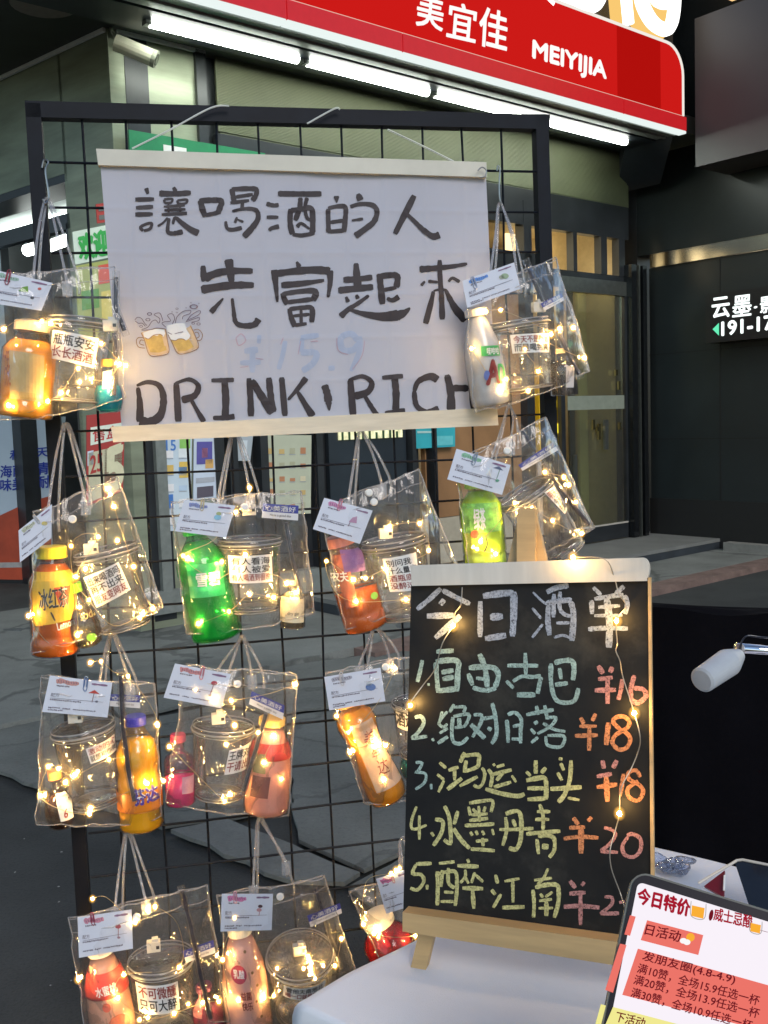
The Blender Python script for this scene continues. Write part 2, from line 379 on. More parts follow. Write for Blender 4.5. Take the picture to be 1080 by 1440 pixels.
# upper pavement, brown kerb line, porch slab
def FG(px, py, z=0.0): return ground(px, py, z)
u0 = -9.0
def fz(U, off, z): return FA + ef * U + nf * off + V((0, 0, z))
def Uof(P): return (P - FA).dot(ef)
def Oof(P): return (P - FA).dot(nf)
ok = Oof(ground(915, 840)); ok2 = Oof(ground(915, 829))
u1_ = Uof(ground(505, 925))
b = MB(); b.prism([fz(u1_, ok, .05), fz(9, ok, .05), fz(9, ok2, .05), fz(u1_, ok2, .05)], V((0, 0, 1)), .05)
b.build('kerb_line', m_brick, kind='structure')
b = MB(); b.prism([fz(u0, ok2 - .003, .052), fz(9, ok2 - .003, .052), fz(9, -1.5, .052), fz(u0, -1.5, .052)], V((0, 0, 1)), .05)
b.build('sidewalk', m_conc2, kind='structure')
oslab = Oof(ground(925, 778, .12))
b = MB(); us = Uof(ground(1018, 757, .12))
b.prism([fz(-4.3, oslab, .15), fz(us, oslab, .15), fz(us, -.2, .15), fz(-4.3, -.2, .15)], V((0, 0, 1)), .03)
b.build('porch_step', m_slab, kind='structure')
b = MB(); b.prism([fz(-4.3, oslab - .006, .119), fz(us - .006, oslab - .006, .119), fz(us - .006, -.2, .119), fz(-4.3, -.2, .119)], V((0, 0, 1)), .065)
b.build('porch_riser', m_edge, kind='structure')

# ================================================================== SHOP BUILDING
m_dark = mat('dark_metal', (.020, .023, .026), rough=.35, var=.3, scale=4, spec=.5)
m_steel = mat('brushed_steel', (.27, .30, .21), rough=.38, metal=.3, var=.25, scale=1.5, stretch=(1, 1, 6))
m_soff = mat('soffit', (.022, .027, .024), rough=.45, var=.4, scale=2.5)
m_green = mat('green_board', (.15, .165, .095), rough=.55, var=.12, scale=2)
m_white = mat('white_trim', (.72, .74, .72), rough=.5, var=.06)
m_grayp = mat('grey_trim', (.22, .24, .22), rough=.45, var=.15, metal=.3)
shop = thing('corner_shop', (FA.x - 4, FA.y - 3, 0), 'corner shop with dark metal front and grey steel pillar behind the wire rack', 'shop')
SOF = 3.80
def fbox(mb, p0, p1, off, th, zfix0=None, zfix1=None, pf=FP, A=None, e=None, n=None):
    e = e or ef; n = n or nf; A = A if A is not None else FA
    a = pf(*p0, off); c = pf(*p1, off); U0 = (a - A).dot(e); U1 = (c - A).dot(e)
    z1 = a.z if zfix1 is None else zfix1; z0 = c.z if zfix0 is None else zfix0
    def q(U, z): return V((A.x, A.y, 0)) + e * U + n * off + V((0, 0, z))
    fr = [q(U0, z0), q(U1, z0), q(U1, z1), q(U0, z1)]
    return mb.prism(fr, n, th)
def sbox(mb, p0, p1, off, th, z0=None, z1=None): return fbox(mb, p0, p1, off, th, z0, z1, SP, SC, es * -1, ns)
def wbox(mb, p0, p1, off, th, z0=None, z1=None): return fbox(mb, p0, p1, off, th, z0, z1, WP, WC, ew, nw)
def part_f(name, m, p0, p1, off, th, z0=None, z1=None, par=None, fn=fbox):
    b = MB(); fn(b, p0, p1, off, th, z0, z1); return b.build(name, m, par or shop)
# pillar (prism) at the corner
c0 = SC.copy(); c0.z = 0; cl = SP(94, 300); cl.z = 0; cr_ = FP(289, 300); cr_.z = 0
back = c0 - nf * .5
b = MB(); ring = [c0, cr_, cr_ - nf * .35, cl - ns * .35 , cl]
P = [p + V((0, 0, z)) for z in (0.05, SOF) for p in ring]; k = 5
b.add(P, [tuple(range(4, -1, -1)), tuple(range(5, 10))] + [(i, (i + 1) % k, (i + 1) % k + k, i + k) for i in range(k)])
b.build('pillar', m_steel, shop)
part_f('panel_joint', m_dark, (205, 60), (208, 700), .004, .01, .1, SOF - .02)
# side wall above the side entrance
P = SP(94, 243)
b = MB(); L = V((P.x, P.y, 0)); far = L + es * 4.5
b.prism([far + V((0, 0, P.z)), L + V((0, 0, P.z)), L + V((0, 0, SOF)), far + V((0, 0, SOF))], ns, .25); b.build('wall', m_steel, shop)
b = MB(); zz = SP(94, 255).z
b.prism([far + V((0, 0, zz)), L + V((0, 0, zz)), L + V((0, 0, P.z - .002)), far + V((0, 0, P.z - .002))], ns, .28); b.build('lintel', m_dark, shop)
# lit room seen below the lintel
m_room = mat('room_paint', (.55, .62, .60), rough=.7, var=.05)
m_tube = emis('tube_light', (.93, 1.0, .90), 42.0)
m_lampw = emis('room_light', (.92, 1.0, .95), 9)
room = thing('shop_room', L - ns * 1.5, kind='structure')
def sidep(s, d, z): return L + es * s - ns * d + V((0, 0, z))
b = MB(); b.add([sidep(-.3, 2.6, .05), sidep(5, 2.6, .05), sidep(5, 2.6, 3.1), sidep(-.3, 2.6, 3.1)], [(0, 1, 2, 3)]); b.build('back_wall', m_room, room)
b = MB(); b.add([sidep(-.3, .3, 3.05), sidep(5, .3, 3.05), sidep(5, 2.6, 3.05), sidep(-.3, 2.6, 3.05)], [(3, 2, 1, 0)]); b.build('ceiling', m_room, room)
b = MB()
for s in (.15, 1.3):
    for d in (.7, 1.9): b.box(sidep(s + .4, d, 3.0), es * .5, ns * .05, V((0, 0, .025)))
b.build('ceiling_light', m_lampw, room)
for q_ in ([(38, 352), (66, 345)], [(70, 346), (92, 338)]):
    a_ = at_depth(*q_[0], 8.2); c_ = at_depth(*q_[1], 8.0); b = MB(); b.tube([a_, c_], .05, 8); b.build('ceiling_light', m_lampw, room)
b = MB(); z4 = SP(94, 300).z
b.prism([L + es * 4.5 + V((0, 0, z4 - .10)), L + V((0, 0, z4 - .10)), L + V((0, 0, z4)), L + es * 4.5 + V((0, 0, z4))], ns, .06)
for s in (.02,): b.box(sidep(s, .03, z4 / 2), es * .03, ns * .03, V((0, 0, z4 / 2 - .06)))
b.build('door_frame', m_dark, shop)
m_glass = film('window_glass', (.93, .96, .95), veil=.05, refl=.5, rough=.03, bump=0)

# soffit / canopy underside
sz = FP(165, 55).z; SOF2 = SOF
Us = Uof(FP(204, 28, .47)); m_soff_lit = mat('soffit_lit', (.13, .145, .12), rough=.5, var=.2, scale=2.5)  # paler soffit copy: tube light put into the colour from the first tube on
for ua, ub, mm in ((-14, Us, m_soff), (Us + .002, .6, m_soff_lit), (.602, 3.4, m_soff)):
    b = MB(); b.prism([fz(ua, .72, SOF + .15), fz(ub, .72, SOF + .15), fz(ub, -1.2, SOF + .15), fz(ua, -1.2, SOF + .15)], V((0, 0, 1)), .15)
    b.build('canopy_underside', mm, shop)
b = MB(); q = V((c0.x, c0.y, 0)); b.prism([q + nf * .3 + V((0, 0, SOF + .148)), q - es * .0 + es * 5 + ns * 2.2 + V((0, 0, SOF + .148)), q + es * 5 - ns * 1 + V((0, 0, SOF + .148)), q - ns * 1 + V((0, 0, SOF + .148))][::-1], V((0, 0, -1)), -.149 + .298)
b.build('ceiling_panel', m_soff, shop)
part_f('cornice', m_white, (165, 60), (289, 90), .03, .02, SOF - .025, SOF - .002)
b = MB(); b.prism([c0 + es * 4 + ns * .03 + V((0, 0, SOF - .025)), c0 + ns * .03 + V((0, 0, SOF - .025)), c0 + ns * .03 + V((0, 0, SOF - .002)), c0 + es * 4 + ns * .03 + V((0, 0, SOF - .002))], ns, .02); b.build('cornice', m_white, shop)
# front: dark backing wall, header band, green ribbed board
zb = FP(310, 188, .0).z
part_f('front_wall', m_dark, (289, 100), (590, 700), -.06, .04, .15, SOF - .01)
part_f('front_post', m_dark, (289, 100), (305, 700), .03, .08, .15, SOF - .005)
gb = part_f('green_board', m_green, (305, 100), (884, 300), -.01, .04, zb, SOF - .005)
b = MB(); Ua = Uof(FP(307, 188)); Ub = Uof(FP(882, 290))
nrib = 46
for i in range(nrib):
    z = zb + .02 + (SOF - zb - .04) * i / nrib
    b.box(fz((Ua + Ub) / 2, -.006, z), ef * ((Ub - Ua) / 2), nf * .006, V((0, 0, .0035)))
o = b.build('board_rib', m_green, shop); o['kind'] = 'stuff'
part_f('header_band', m_dark, (305, 200), (884, 320), .015, .06, FP(310, 206, 0).z, zb - .003)
# green fascia strip and its white block
m_grn = mat('green_sign', (.02, .22, .09), rough=.4, var=.1)
fs_ = thing('green_fascia', FP(260, 190, .12), 'long green shop fascia strip behind the top of the white banner', 'sign')
b = MB(); fbox(b, (180, 182), (372, 212), .12, .05, FP(180, 240, .12).z, None); b.build('board', m_grn, fs_)
b = MB(); fbox(b, (229, 203), (262, 222), .125, .004, FP(229, 240, .125).z, FP(229, 203, .125).z); b.build('block', m_white, fs_)
# posters and notices on the front
def poster(label, q, base, items, off=.02, group=None, cat='poster', name='poster', em=.0, pf=FP, n=None, th=.01):
    n = n or nf; br_ = 1.35 if em else 1.0; em = 0.0; base = tuple(min(.8, x * br_) for x in base)
    items = [tuple([it[0], tuple(min(.8, x * br_) for x in it[1])] + list(it[2:])) for it in items]
    m0 = mat('poster_base', base, rough=.5, var=.06, scale=6, emit=base if em else None, es_=em)
    fr = [pf(*p, off) for p in (q[3], q[2], q[1], q[0])]
    ctr = (fr[0] + fr[2]) / 2
    t = thing(name, ctr, label, cat, group); b = MB(); b.prism(fr, n, th); b.build('sheet', m0, t)
    byc = {}
    for it in items:
        c = it[1]; mb = byc.setdefault(c, MB())
        if it[0] == 'T': Tq(mb, it[2], q, *it[3:7], pf, off + .003, it[7] if len(it) > 7 else .03)
        else:
            u0, v0, u1, v1 = it[2:6]; quad(mb, [quad_pt(q, u0, v0), quad_pt(q, u1, v0), quad_pt(q, u1, v1), quad_pt(q, u0, v1)], pf, off + .002)
    for c, mb in byc.items(): mb.build('print', K('ink%.2f_%.2f_%.2f_%.1f' % (*c, em), c, rough=.5, var=.08, emit=c if em else None, es_=em), t, kind='stuff' if len(items) > 9 else None)
    return t
rr = random.Random(11)
def shelf_items(n, m, cols, u0=.06, v0=.08, u1=.94, v1=.95, fill=.62):
    out = []
    for i in range(n):
        for j in range(m):
            a = u0 + (u1 - u0) * i / n; w = (u1 - u0) / n; c = v0 + (v1 - v0) * j / m; h = (v1 - v0) / m
            k = rr.uniform(.45, 1) * fill
            out.append(('R', rr.choice(cols), a + w * (1 - fill) / 2, c + h * (.9 - k), a + w * (1 + fill) / 2, c + h * .9))
            out.append(('R', (.25, .27, .3), a + w * .2, c + h * .93, a + w * .8, c + h * .97))
    return out
# second price poster (red) and the white/green notice by the pillar
poster('red and beige price notice with a large numeral 5 behind the left rack post', [(122, 584), (176, 578), (173, 690), (122, 712)], (.30, .035, .03),
       [('R', (.55, .60, .50), .10, .14, .95, .34), ('T', (.35, .03, .03), '售盒', .16, .17, .85, .31), ('R', (.42, .40, .27), .05, .42, .95, .97), ('T', (.30, .035, .03), '25', .10, .46, .42, .66), ('R', (.30, .035, .03), .48, .40, 1, 1),
        ('T', (.52, .50, .33), '5', .54, .44, .97, .95, .06), ('R', (.45, .5, .55), .02, .40, .18, .56)], off=.09, em=.12)
poster('white and green notice hanging on the steel pillar beside the rack', [(102, 326), (152, 316), (154, 362), (106, 372)], (.50, .60, .50),
       [('T', (.03, .30, .06), '欢迎', .15, .12, .98, .9, .05)], off=.05, em=.15)
poster('round-cornered red emblem sticker high on the steel pillar', [(135, 287), (150, 285), (152, 312), (137, 314)], (.42, .05, .04), [('R', (.14, .15, .14), .2, .15, .8, .4), ('R', (.14, .15, .14), .2, .6, .8, .85)], off=.04)
poster('green and yellow fruit poster below the notice on the pillar', [(106, 374), (170, 362), (170, 470), (112, 480)], (.30, .33, .10),
       [('R', (.5, .08, .05), .5, .05, .95, .3), ('R', (.1, .25, .05), .1, .35, .5, .6), ('R', (.55, .45, .1), .55, .4, .9, .8)], off=.05, em=.12)
cols1 = [(.55, .60, .62), (.15, .3, .5), (.6, .62, .55), (.5, .35, .1), (.62, .65, .7), (.35, .45, .55)]
poster('blue and white price poster on the dark shop window', [(224, 612), (270, 612), (268, 744), (230, 748)], (.42, .50, .55),
       shelf_items(2, 5, cols1) + [('T', (.05, .15, .4), '1', .2, .62, .38, .76), ('T', (.05, .15, .4), '15', .2, .05, .5, .16), ('R', (.2, .42, .1), .62, .02, .95, .14), ('R', (.55, .38, .08), .6, .28, .95, .45)], off=.02, em=.22)
poster('pale poster with a dark blue fruit bowl picture on the shop window', [(273, 612), (305, 612), (305, 700), (272, 704)], (.42, .48, .55),
       [('R', (.08, .07, .25), .12, .10, .8, .45), ('R', (.3, .12, .2), .35, .2, .6, .35), ('R', (.5, .3, .1), .5, .38, .85, .52), ('R', (.3, .32, .35), .1, .66, .9, .74), ('R', (.08, .07, .09), .15, .8, .85, .97)], off=.02, em=.22)
poster('pale green reflective sheet above the white handle strap on the window', [(331, 612), (356, 612), (352, 648), (334, 648)], (.30, .34, .36), [('R', (.45, .5, .52), .3, .2, .7, .8)], off=.02, em=.1)
poster('beige menu poster with rows of small pictures on the dark window', [(369, 612), (438, 612), (437, 722), (372, 724)], (.36, .38, .28),
       shelf_items(4, 5, [(.35, .16, .08), (.42, .3, .12), (.3, .3, .2), (.5, .45, .3)], fill=.5), off=.02, em=.14)
b = MB(); fbox(b, (236, 748), (276, 800), .03, .02, FP(236, 770, .03).z, FP(236, 750, .03).z)
# window frames (vertical mullions)
for x in (215, 318, 362, 441, 575, 605):
    part_f('mullion', m_grayp if x in (215,) else m_dark, (x, 300), (x + 7, 700), .045, .1, .15, FP(310, 206, 0).z - .01)
part_f('sill', m_grayp, (200, 830), (600, 860), .05, .1, .15, .30)
part_f('window_recess', mat('navy_panel', (.018, .026, .034), rough=.4, var=.2, scale=3), (449, 300), (573, 700), -.01, .04, .3, FP(310, 206, 0).z - .02)
# lit counter glimpse
m_glow = mat('counter_glow', (.5, .5, .3), rough=.5, emit=(.75, .72, .42), es_=.7, var=.8, scale=18)
part_f('lit_hatch', m_glow, (476, 600), (566, 622), .005, .02, FP(476, 619, 0).z, FP(476, 600, 0).z)
for i in range(9):
    x = 480 + i * 9.6; b = MB(); fbox(b, (x, 604), (x + 3, 618), .012, .006, FP(476, 619, 0).z, FP(476, 604 + (i % 3) * 3, 0).z)
    b.build('display_item', K('dkgreen', (.03, .08, .03)), shop)
b = MB(); b.box(FA + ef * .9 - nf * 3.2 + V((0, 0, 4)), ef * 6, nf * .3, V((0, 0, 4))); b.build('rear_wall', m_dark, shop)
b = MB(); b.box(fz(.16, -.2, 4), ef * .12, nf * .1, V((0, 0, 3.9))); b.build('corner_post', m_dark, shop)
b = MB(); b.box(L + es * 5.2 - ns * 1 + V((0, 0, 2.2)), es * .1, ns * 3, V((0, 0, 2.3))); b.build('end_wall', m_dark, shop)

# entrance hall: brown wall, teal notice, interior with warm lights, transoms
m_brown = mat('brown_wall', (.28, .15, .065), rough=.6, var=.2, scale=3)
m_cream = mat('cream_wall', (.50, .42, .28), rough=.7, var=.08)
m_warm = emis('warm_light', (1.0, .72, .32), 2.2)
m_warm2 = emis('warm_bulb', (1.0, .85, .55), 6)
hall = thing('entrance_hall', fz(-3, -2, 0), kind='structure')
H0 = Uof(FP(582, 600)); H1 = Uof(FP(884, 500)); zt = FP(310, 206, 0).z - .02
b = MB(); b.add([fz(H0, -2.2, .15), fz(H1, -2.2, .15), fz(H1, -2.2, zt), fz(H0, -2.2, zt)], [(0, 1, 2, 3)]); b.build('back_wall', m_cream, hall)
b = MB(); b.add([fz(H0, -.07, .15), fz(H0, -2.2, .15), fz(H0, -2.2, zt), fz(H0, -.07, zt)], [(0, 1, 2, 3)]); b.build('side_wall', m_cream, hall)
b = MB(); b.add([fz(H1, -.07, .15), fz(H1, -2.2, .15), fz(H1, -2.2, zt), fz(H1, -.07, zt)], [(0, 1, 2, 3)]); b.build('side_wall', m_cream, hall)
b = MB(); b.add([fz(H0, -.07, zt), fz(H1, -.07, zt), fz(H1, -2.2, zt), fz(H0, -2.2, zt)], [(0, 1, 2, 3)]); b.build('ceiling', m_cream, hall)
b = MB(); b.add([fz(H0, -.07, .151), fz(H1, -.07, .151), fz(H1, -2.2, .151), fz(H0, -2.2, .151)], [(0, 1, 2, 3)]); b.build('floor', m_slab, hall)
part_f('brown_panel', m_brown, (590, 400), (735, 700), -.05, .05, .55, FP(700, 395, 0).z)
part_f('low_panel', K('lowp', (.40, .36, .27), var=.1), (590, 700), (735, 800), -.045, .05, .17, .545)
poster('teal notice on the brown wall under the white banner', [(584, 600), (640, 600), (640, 628), (584, 631)], (.03, .30, .34),
       [('R', (.30, .45, .42), .05, .2, .45, .3), ('R', (.1, .4, .42), .5, .45, .95, .9)], off=.02, em=.15)
part_f('dark_post', m_dark, (736, 300), (756, 760), .03, .1, .15, zt)
part_f('cross_bar', m_dark, (682, 338), (760, 345), .03, .06, FP(690, 345, 0).z - .14, FP(690, 345, 0).z - .03)
# transom frames
ztr = FP(770, 378, 0).z; ztt = FP(770, 322, 0).z
part_f('transom_bar', m_dark, (640, 378), (884, 400), .03, .08, ztr - .14, ztr)
part_f('transom_head', m_dark, (640, 310), (884, 330), .025, .08, ztt, zt + .03)
for x in (770, 806, 845, 870): part_f('mullion', m_dark, (x, 330), (x + (6 if x < 840 else 9), 380), .035, .08, ztr + .001, ztt - .001)
b = MB()
b.box(fz(Uof(FP(838, 360)), -1.0, ztr + .18), ef * .14, nf * .02, V((0, 0, .34))); b.box(fz(Uof(FP(880, 360)), -1.0, ztr + .16), ef * .13, nf * .02, V((0, 0, .40)))
b.build('wall_light', m_warm, hall)
b = MB(); b.box(fz(Uof(FP(687, 345)), -.9, zt - .35), ef * .10, nf * .1, V((0, 0, .18))); b.build('ceiling_light', m_warm2, hall)
b = MB(); b.box(fz(Uof(FP(845, 400)), -.30, ztr + .02), ef * .34, nf * .05, V((0, 0, .015))); b.box(fz(Uof(FP(650, 400)), -1.1, zt - .03), ef * .3, nf * .3, V((0, 0, .015))); b.build('fill_panel', emis('fill_panel', (1.0, .80, .45), 7), hall)  # unseen warm panels added to light the curtain strips and hall
# yellow vending panel
vend = thing('yellow_dispenser', fz(Uof(FP(772, 700)), -.1, .15), 'tall yellow self-service dispenser standing in the shop entrance', 'dispenser')
m_yel = mat('yellow_paint', (.80, .48, .02), rough=.4, var=.05)
m_yell = emis('yellow_lamp', (1.0, .82, .05), 1.3)
b = MB(); fbox(b, (757, 530), (787, 700), -.02, .25, .95, FP(757, 530, -.02).z); b.build('body', m_yel, vend)
b = MB(); fbox(b, (757, 700), (787, 740), -.02, .25, .16, .948); b.build('base', K('vbase', (.45, .42, .38)), vend)
b = MB(); fbox(b, (776, 563), (783, 573), -.012, .006); b.build('button', m_yell, vend)
b = MB(); fbox(b, (775, 596), (787, 609), -.012, .006); b.build('button', m_yell, vend)
b = MB(); [disc(b, (780, y), 3, 2.2, FP, -.015) for y in (618, 627, 636)]; b.build('emblem', K('vdk', (.25, .13, .02)), vend)
# glass door
door = thing('glass_door', fz(Uof(FP(845, 700)), .0, .15), 'tall glazed door with steel frame and frosted band beside the black pillar', 'door')
def df(name, m, p0, p1, off=.06, th=.04, z0=None, z1=None): return part_f(name, m, p0, p1, off, th, z0, z1, par=door)
m_dfr = mat('door_steel', (.20, .21, .19), rough=.3, metal=.8, var=.15)
zd1 = FP(795, 388, .06).z
df('top_rail', m_dfr, (790, 388), (884, 400), z0=zd1 - .13, z1=zd1)
df('bottom_rail', m_dark, (790, 740), (884, 750), z0=.16, z1=.30)
df('stile', m_dark, (786, 388), (798, 750), z0=.302, z1=zd1 - .132)
df('stile', m_dark, (878, 388), (887, 750), z0=.302, z1=zd1 - .132)
df('pane', film('door_glass', (.80, .84, .72), veil=.04, refl=.45, rough=.04, bump=0, blend=.4), (798, 400), (878, 740), off=.045, th=.012, z0=.302, z1=zd1 - .132)
df('frosted_band', mat('frost', (.22, .25, .20), rough=.6, var=.1), (798, 556), (878, 575), off=.048, th=.002, z0=FP(798, 577, .05).z, z1=FP(798, 557, .05).z)
df('handle', m_dfr, (851, 592), (856, 630), off=.10, th=.025, z0=FP(853, 632, .1).z, z1=FP(853, 590, .1).z)
df('handle_foot', K('brass', (.5, .4, .2), rough=.25, metal=1), (840, 600), (848, 606), off=.075, th=.02)
df('threshold', K('thr', (.4, .38, .33)), (800, 745), (884, 748), off=.065, th=.01, z0=.30, z1=.315)
for (x_, y_, h_) in ((834, 590, 14), (842, 596, 22), (871, 594, 10), (866, 520, 8), (870, 536, 12)):
    df('gold_reflection', K('brass', (.5, .4, .2), rough=.25, metal=1), (x_, y_), (x_ + 3, y_ + h_), off=.075, th=.02)  # golden reflections in the door glass, put in as small brass blocks
df('closer', m_dfr, (808, 640), (813, 720), off=.07, th=.02)
# curtain strips and dark panels behind the door
b = MB()
for x0, x1 in ((812, 829), (833, 846), (861, 873)):
    fbox(b, (x0, 400), (x1, 740), -.5, .03, .3, ztr)
b.build('curtain_strip', mat('curtain', (.58, .54, .32), rough=.8, var=.12, scale=4), hall)
b = MB()
for x0, x1 in ((799, 811), (847, 860), (874, 884)): fbox(b, (x0, 400), (x1, 740), -.45, .03, .3, ztr)
b.build('dark_strip', m_dark, hall)
# black pillar right of the door
pil = thing('black_pillar', fz(Uof(FP(900, 700)), .05, .15), 'glossy black pillar with steel edge right of the glass door', 'pillar')
m_blk = mat('gloss_black', (.008, .009, .010), rough=.12, var=.3)
b = MB(); fbox(b, (888, 372), (899, 752), .12, .2, .155, FP(888, 372, .1).z); b.build('body', m_blk, pil)
b = MB(); fbox(b, (900, 372), (903, 752), .13, .2, .155, FP(888, 372, .1).z); b.build('edge_strip', m_dfr, pil)
b = MB(); fbox(b, (904, 372), (913, 752), .12, .2, .155, FP(888, 372, .1).z); b.build('side', m_blk, pil)

# dark wall on the right, its trim and the upper block
nb_ = thing('dark_building', WC + ew, 'dark building wall at the right with a steel strip and lit sign', 'building')
m_dw = mat('dark_stone', (.016, .021, .022), rough=.35, var=.2, scale=1.5, spec=.4)
m_up = mat('upper_panel', (.055, .050, .049), rough=.45, var=.12, scale=.8, spec=.5)
def wpart(name, m, p0, p1, off, th, z0, z1, par=nb_): b = MB(); wbox(b, p0, p1, off, th, z0, z1); return b.build(name, m, par)
zw = WP(914, 378).z
wpart('wall', m_dw, (914, 500), (1500, 500), 0, .3, .05, zw)
for zz_ in (WP(914, 618).z, WP(914, 500).z):
    wpart('panel_joint', K('blackbase', (.006, .006, .006), rough=.6), (914, 600), (1500, 600), .003, .01, zz_, zz_ + .008)
b = MB(); wbox(b, (1012, 600), (1014, 600), .003, .01, .06, zw - .01); b.build('panel_joint', K('blackbase', (.006, .006, .006), rough=.6), nb_)
wpart('base', K('blackbase', (.006, .006, .006), rough=.6), (914, 700), (1500, 700), .01, .01, .05, WP(914, 700).z)
wpart('trim_strip', mat('mirror_trim', (.45, .43, .38), rough=.18, metal=1, var=.3, scale=1.2), (914, 380), (1500, 380), .03, .05, zw + .002, zw + .13)
wpart('upper_wall', m_dw, (886, 200), (1500, 200), .02, .3, zw + .135, 7.5)
b = MB(); wbox(b, (978, 205), (1500, 205), .55, .5, WP(978, 235, .55).z, WP(978, 26, .55).z); b.build('upper_panel', m_up, nb_)
b = MB(); wbox(b, (1003, 0), (1500, 0), .4, .3, WP(978, 20, .4).z + .12, WP(978, 20, .4).z + 1.1); b.build('upper_window', mat('upwin', (.2, .15, .1), rough=.3, emit=(1, .6, .25), es_=.9, var=.9, scale=3), nb_)
wpart('kerb', K('rough_kerb', (.20, .20, .18), rough=.9, bump=.8, scale=12), (1017, 757), (1500, 757), .12, .11, .05, .13)
# lit sign box
sg = thing('lit_sign', WP(1040, 450, .1), 'black wall sign with white glowing characters and a green arrow', 'sign')
b = MB(); wbox(b, (992, 412), (1500, 412), .2, .18, WP(1000, 482, .2).z, WP(1000, 413, .2).z); b.build('box', K('signbox', (.012, .013, .014), rough=.3), sg)
m_sw = emis('sign_white', (.9, 1, .97), 1.6)
b = MB()
T(b, '云', (1002, 448), (1026, 445), (1001, 420), WP, .205, .04); T(b, '墨', (1030, 446), (1056, 443), (1031, 417), WP, .205, .03)
T(b, '·', (1060, 434), (1065, 433), (1060, 429), WP, .205, .03); T(b, '影', (1069, 441), (1096, 437), (1069, 418), WP, .205, .03)
T(b, '191-179', (1015, 472), (1101, 461), (1015, 453), WP, .205, .05); b.build('lettering', m_sw, sg)
b = MB(); polyp(b, [(1002, 463), (1011, 454), (1011, 472)], WP, .205); b.build('arrow', emis('sign_green', (.15, .9, .5), 1.0), sg)

# ================================================================== RED SHOP SIGN
SO = .90
sign = thing('shop_sign', fz(-3, SO, SOF), 'long red lit shop sign with white lettering above the canopy', 'sign')
m_red = emis('sign_red', (.68, .012, .010), .88); m_redd = mat('sign_red_lip', (.42, .01, .012), rough=.4, var=.06, emit=(.40, .004, .008), es_=.55)
m_red2 = emis('sign_red_deep', (.70, .008, .006), .62)
m_diff = emis('diffuser', (.90, 1.0, .97), .92); m_swh = emis('letter_white', (1, .97, .93), 1.05)
z0s = FP(963, 185, SO).z; zl = FP(963, 166, SO).z; zt1 = FP(940, 62, SO).z; Ur = Uof(FP(963, 185, SO)); Urr = Uof(FP(959, 120, SO))
UL = -12.0
def fq(U0, U1, z0, z1, off, th, m, name, par=sign):
    b = MB(); b.prism([fz(U0, off, z0), fz(U1, off, z0), fz(U1, off, z1), fz(U0, off, z1)], nf, th); return b.build(name, m, par)
edges = [UL, Uof(FP(400, 20, SO)), Uof(FP(563, 60, SO)), Uof(FP(874, 120, SO)), Ur]
for a, c in zip(edges[:-1], edges[1:]): fq(a + .004, c - .004, z0s, zl, SO + .02, .05, m_redd, 'lip_panel')
def face(U0, U1, m):
    r = .22; pts = [fz(U0, SO, zl + .01), fz(U1, SO, zl + .01)]
    if abs(U1 - Urr) < 1e-6:
        pts += [fz(U1 - r + r * sin(a), SO, zt1 - r + r * cos(a)) for a in [pi / 2 * (1 - k / 8) for k in range(9)]]
    else: pts += [fz(U1, SO, zt1)]
    pts += [fz(U0, SO, zt1)]
    b = MB(); b.prism(pts, nf, .10); b.build('face_panel', m, sign)
fe = [UL, Uof(FP(560, 30, SO)), Uof(FP(725, 50, SO)), Uof(FP(868, 100, SO)), Uof(FP(929, 100, SO)), Urr]
for i, (a, c) in enumerate(zip(fe[:-1], fe[1:])): face(a + .002, c - (.002 if i < 4 else 0), m_red if i != 3 else m_red2)
b = MB(); r = .22
rimp = [fz(UL, SO + .005, zt1 + .008), fz(Urr - r, SO + .005, zt1 + .008)] + [fz(Urr - r + (r + .008) * sin(a), SO + .005, zt1 - r + (r + .008) * cos(a)) for a in [pi / 2 * k / 8 for k in range(9)]] + [fz(Urr + .008, SO + .005, zl + .01)]
b.tube(rimp, .011, 6); b.build('rim', emis('rim_white', (1, .93, .85), .9), sign)
b = MB(); b.tube([fz(UL, SO + .004, zl + .006), fz(Urr, SO + .004, zl + .006)], .006, 6); b.build('edge_line', emis('edge_w', (1, .6, .5), .8), sign)
for a, c in zip(edges[:-1], edges[1:]):
    b = MB(); b.prism([fz(a + .006, SO + .016, z0s - .002), fz(c - .006, SO + .016, z0s - .002), fz(c - .006, SO - .055, z0s - .002), fz(a + .006, SO - .055, z0s - .002)], V((0, 0, 1)), .02); b.build('diffuser', m_diff, sign)
for o_, zz, w in ((SO - .07, z0s - .006, .010), (SO - .115, z0s + .004, .026), (SO - .165, z0s - .008, .012), (SO - .22, z0s + .004, .03)):
    b = MB(); b.box(fz((UL + Ur) / 2, o_, zz), ef * ((Ur - UL) / 2 - .05), nf * w, V((0, 0, .022))); b.build('rail', K('rail_grey', (.30, .33, .31), rough=.4, metal=.5), sign)
fq(UL, Ur - .02, z0s - .02, z0s + 1.4, SO - .28, .3, K('canopy_side', (.02, .026, .034), rough=.4), 'canopy_body')
b = MB(); b.prism([fz(Urr + .02, SO - .1, z0s), fz(Urr + .55, SO - .6, z0s - .25), fz(Urr + .55, SO - .6, 7), fz(Urr + .02, SO - .1, 7)], nf, .5); b.build('end_wall', K('end_navy', (.018, .024, .034), rough=.5), sign)
b = MB()
FS = lambda x, y, off: FP(x, y, SO + off)
# 美宜佳 MEIYIJIA
cz = [((585, 35), (622, 44), (588, -14), '美'), ((628, 51), (668, 60), (632, 1), '宜'), ((673, 63), (712, 73), (676, 8), '佳')]
for bl, br, tl, ch in cz: T(b, ch, bl, br, tl, FS, .004, .030)
T(b, 'MEIYIJIA', (749, 88), (852, 117), (750, 57), FS, .004, .06)
b.build('lettering', m_swh, sign)
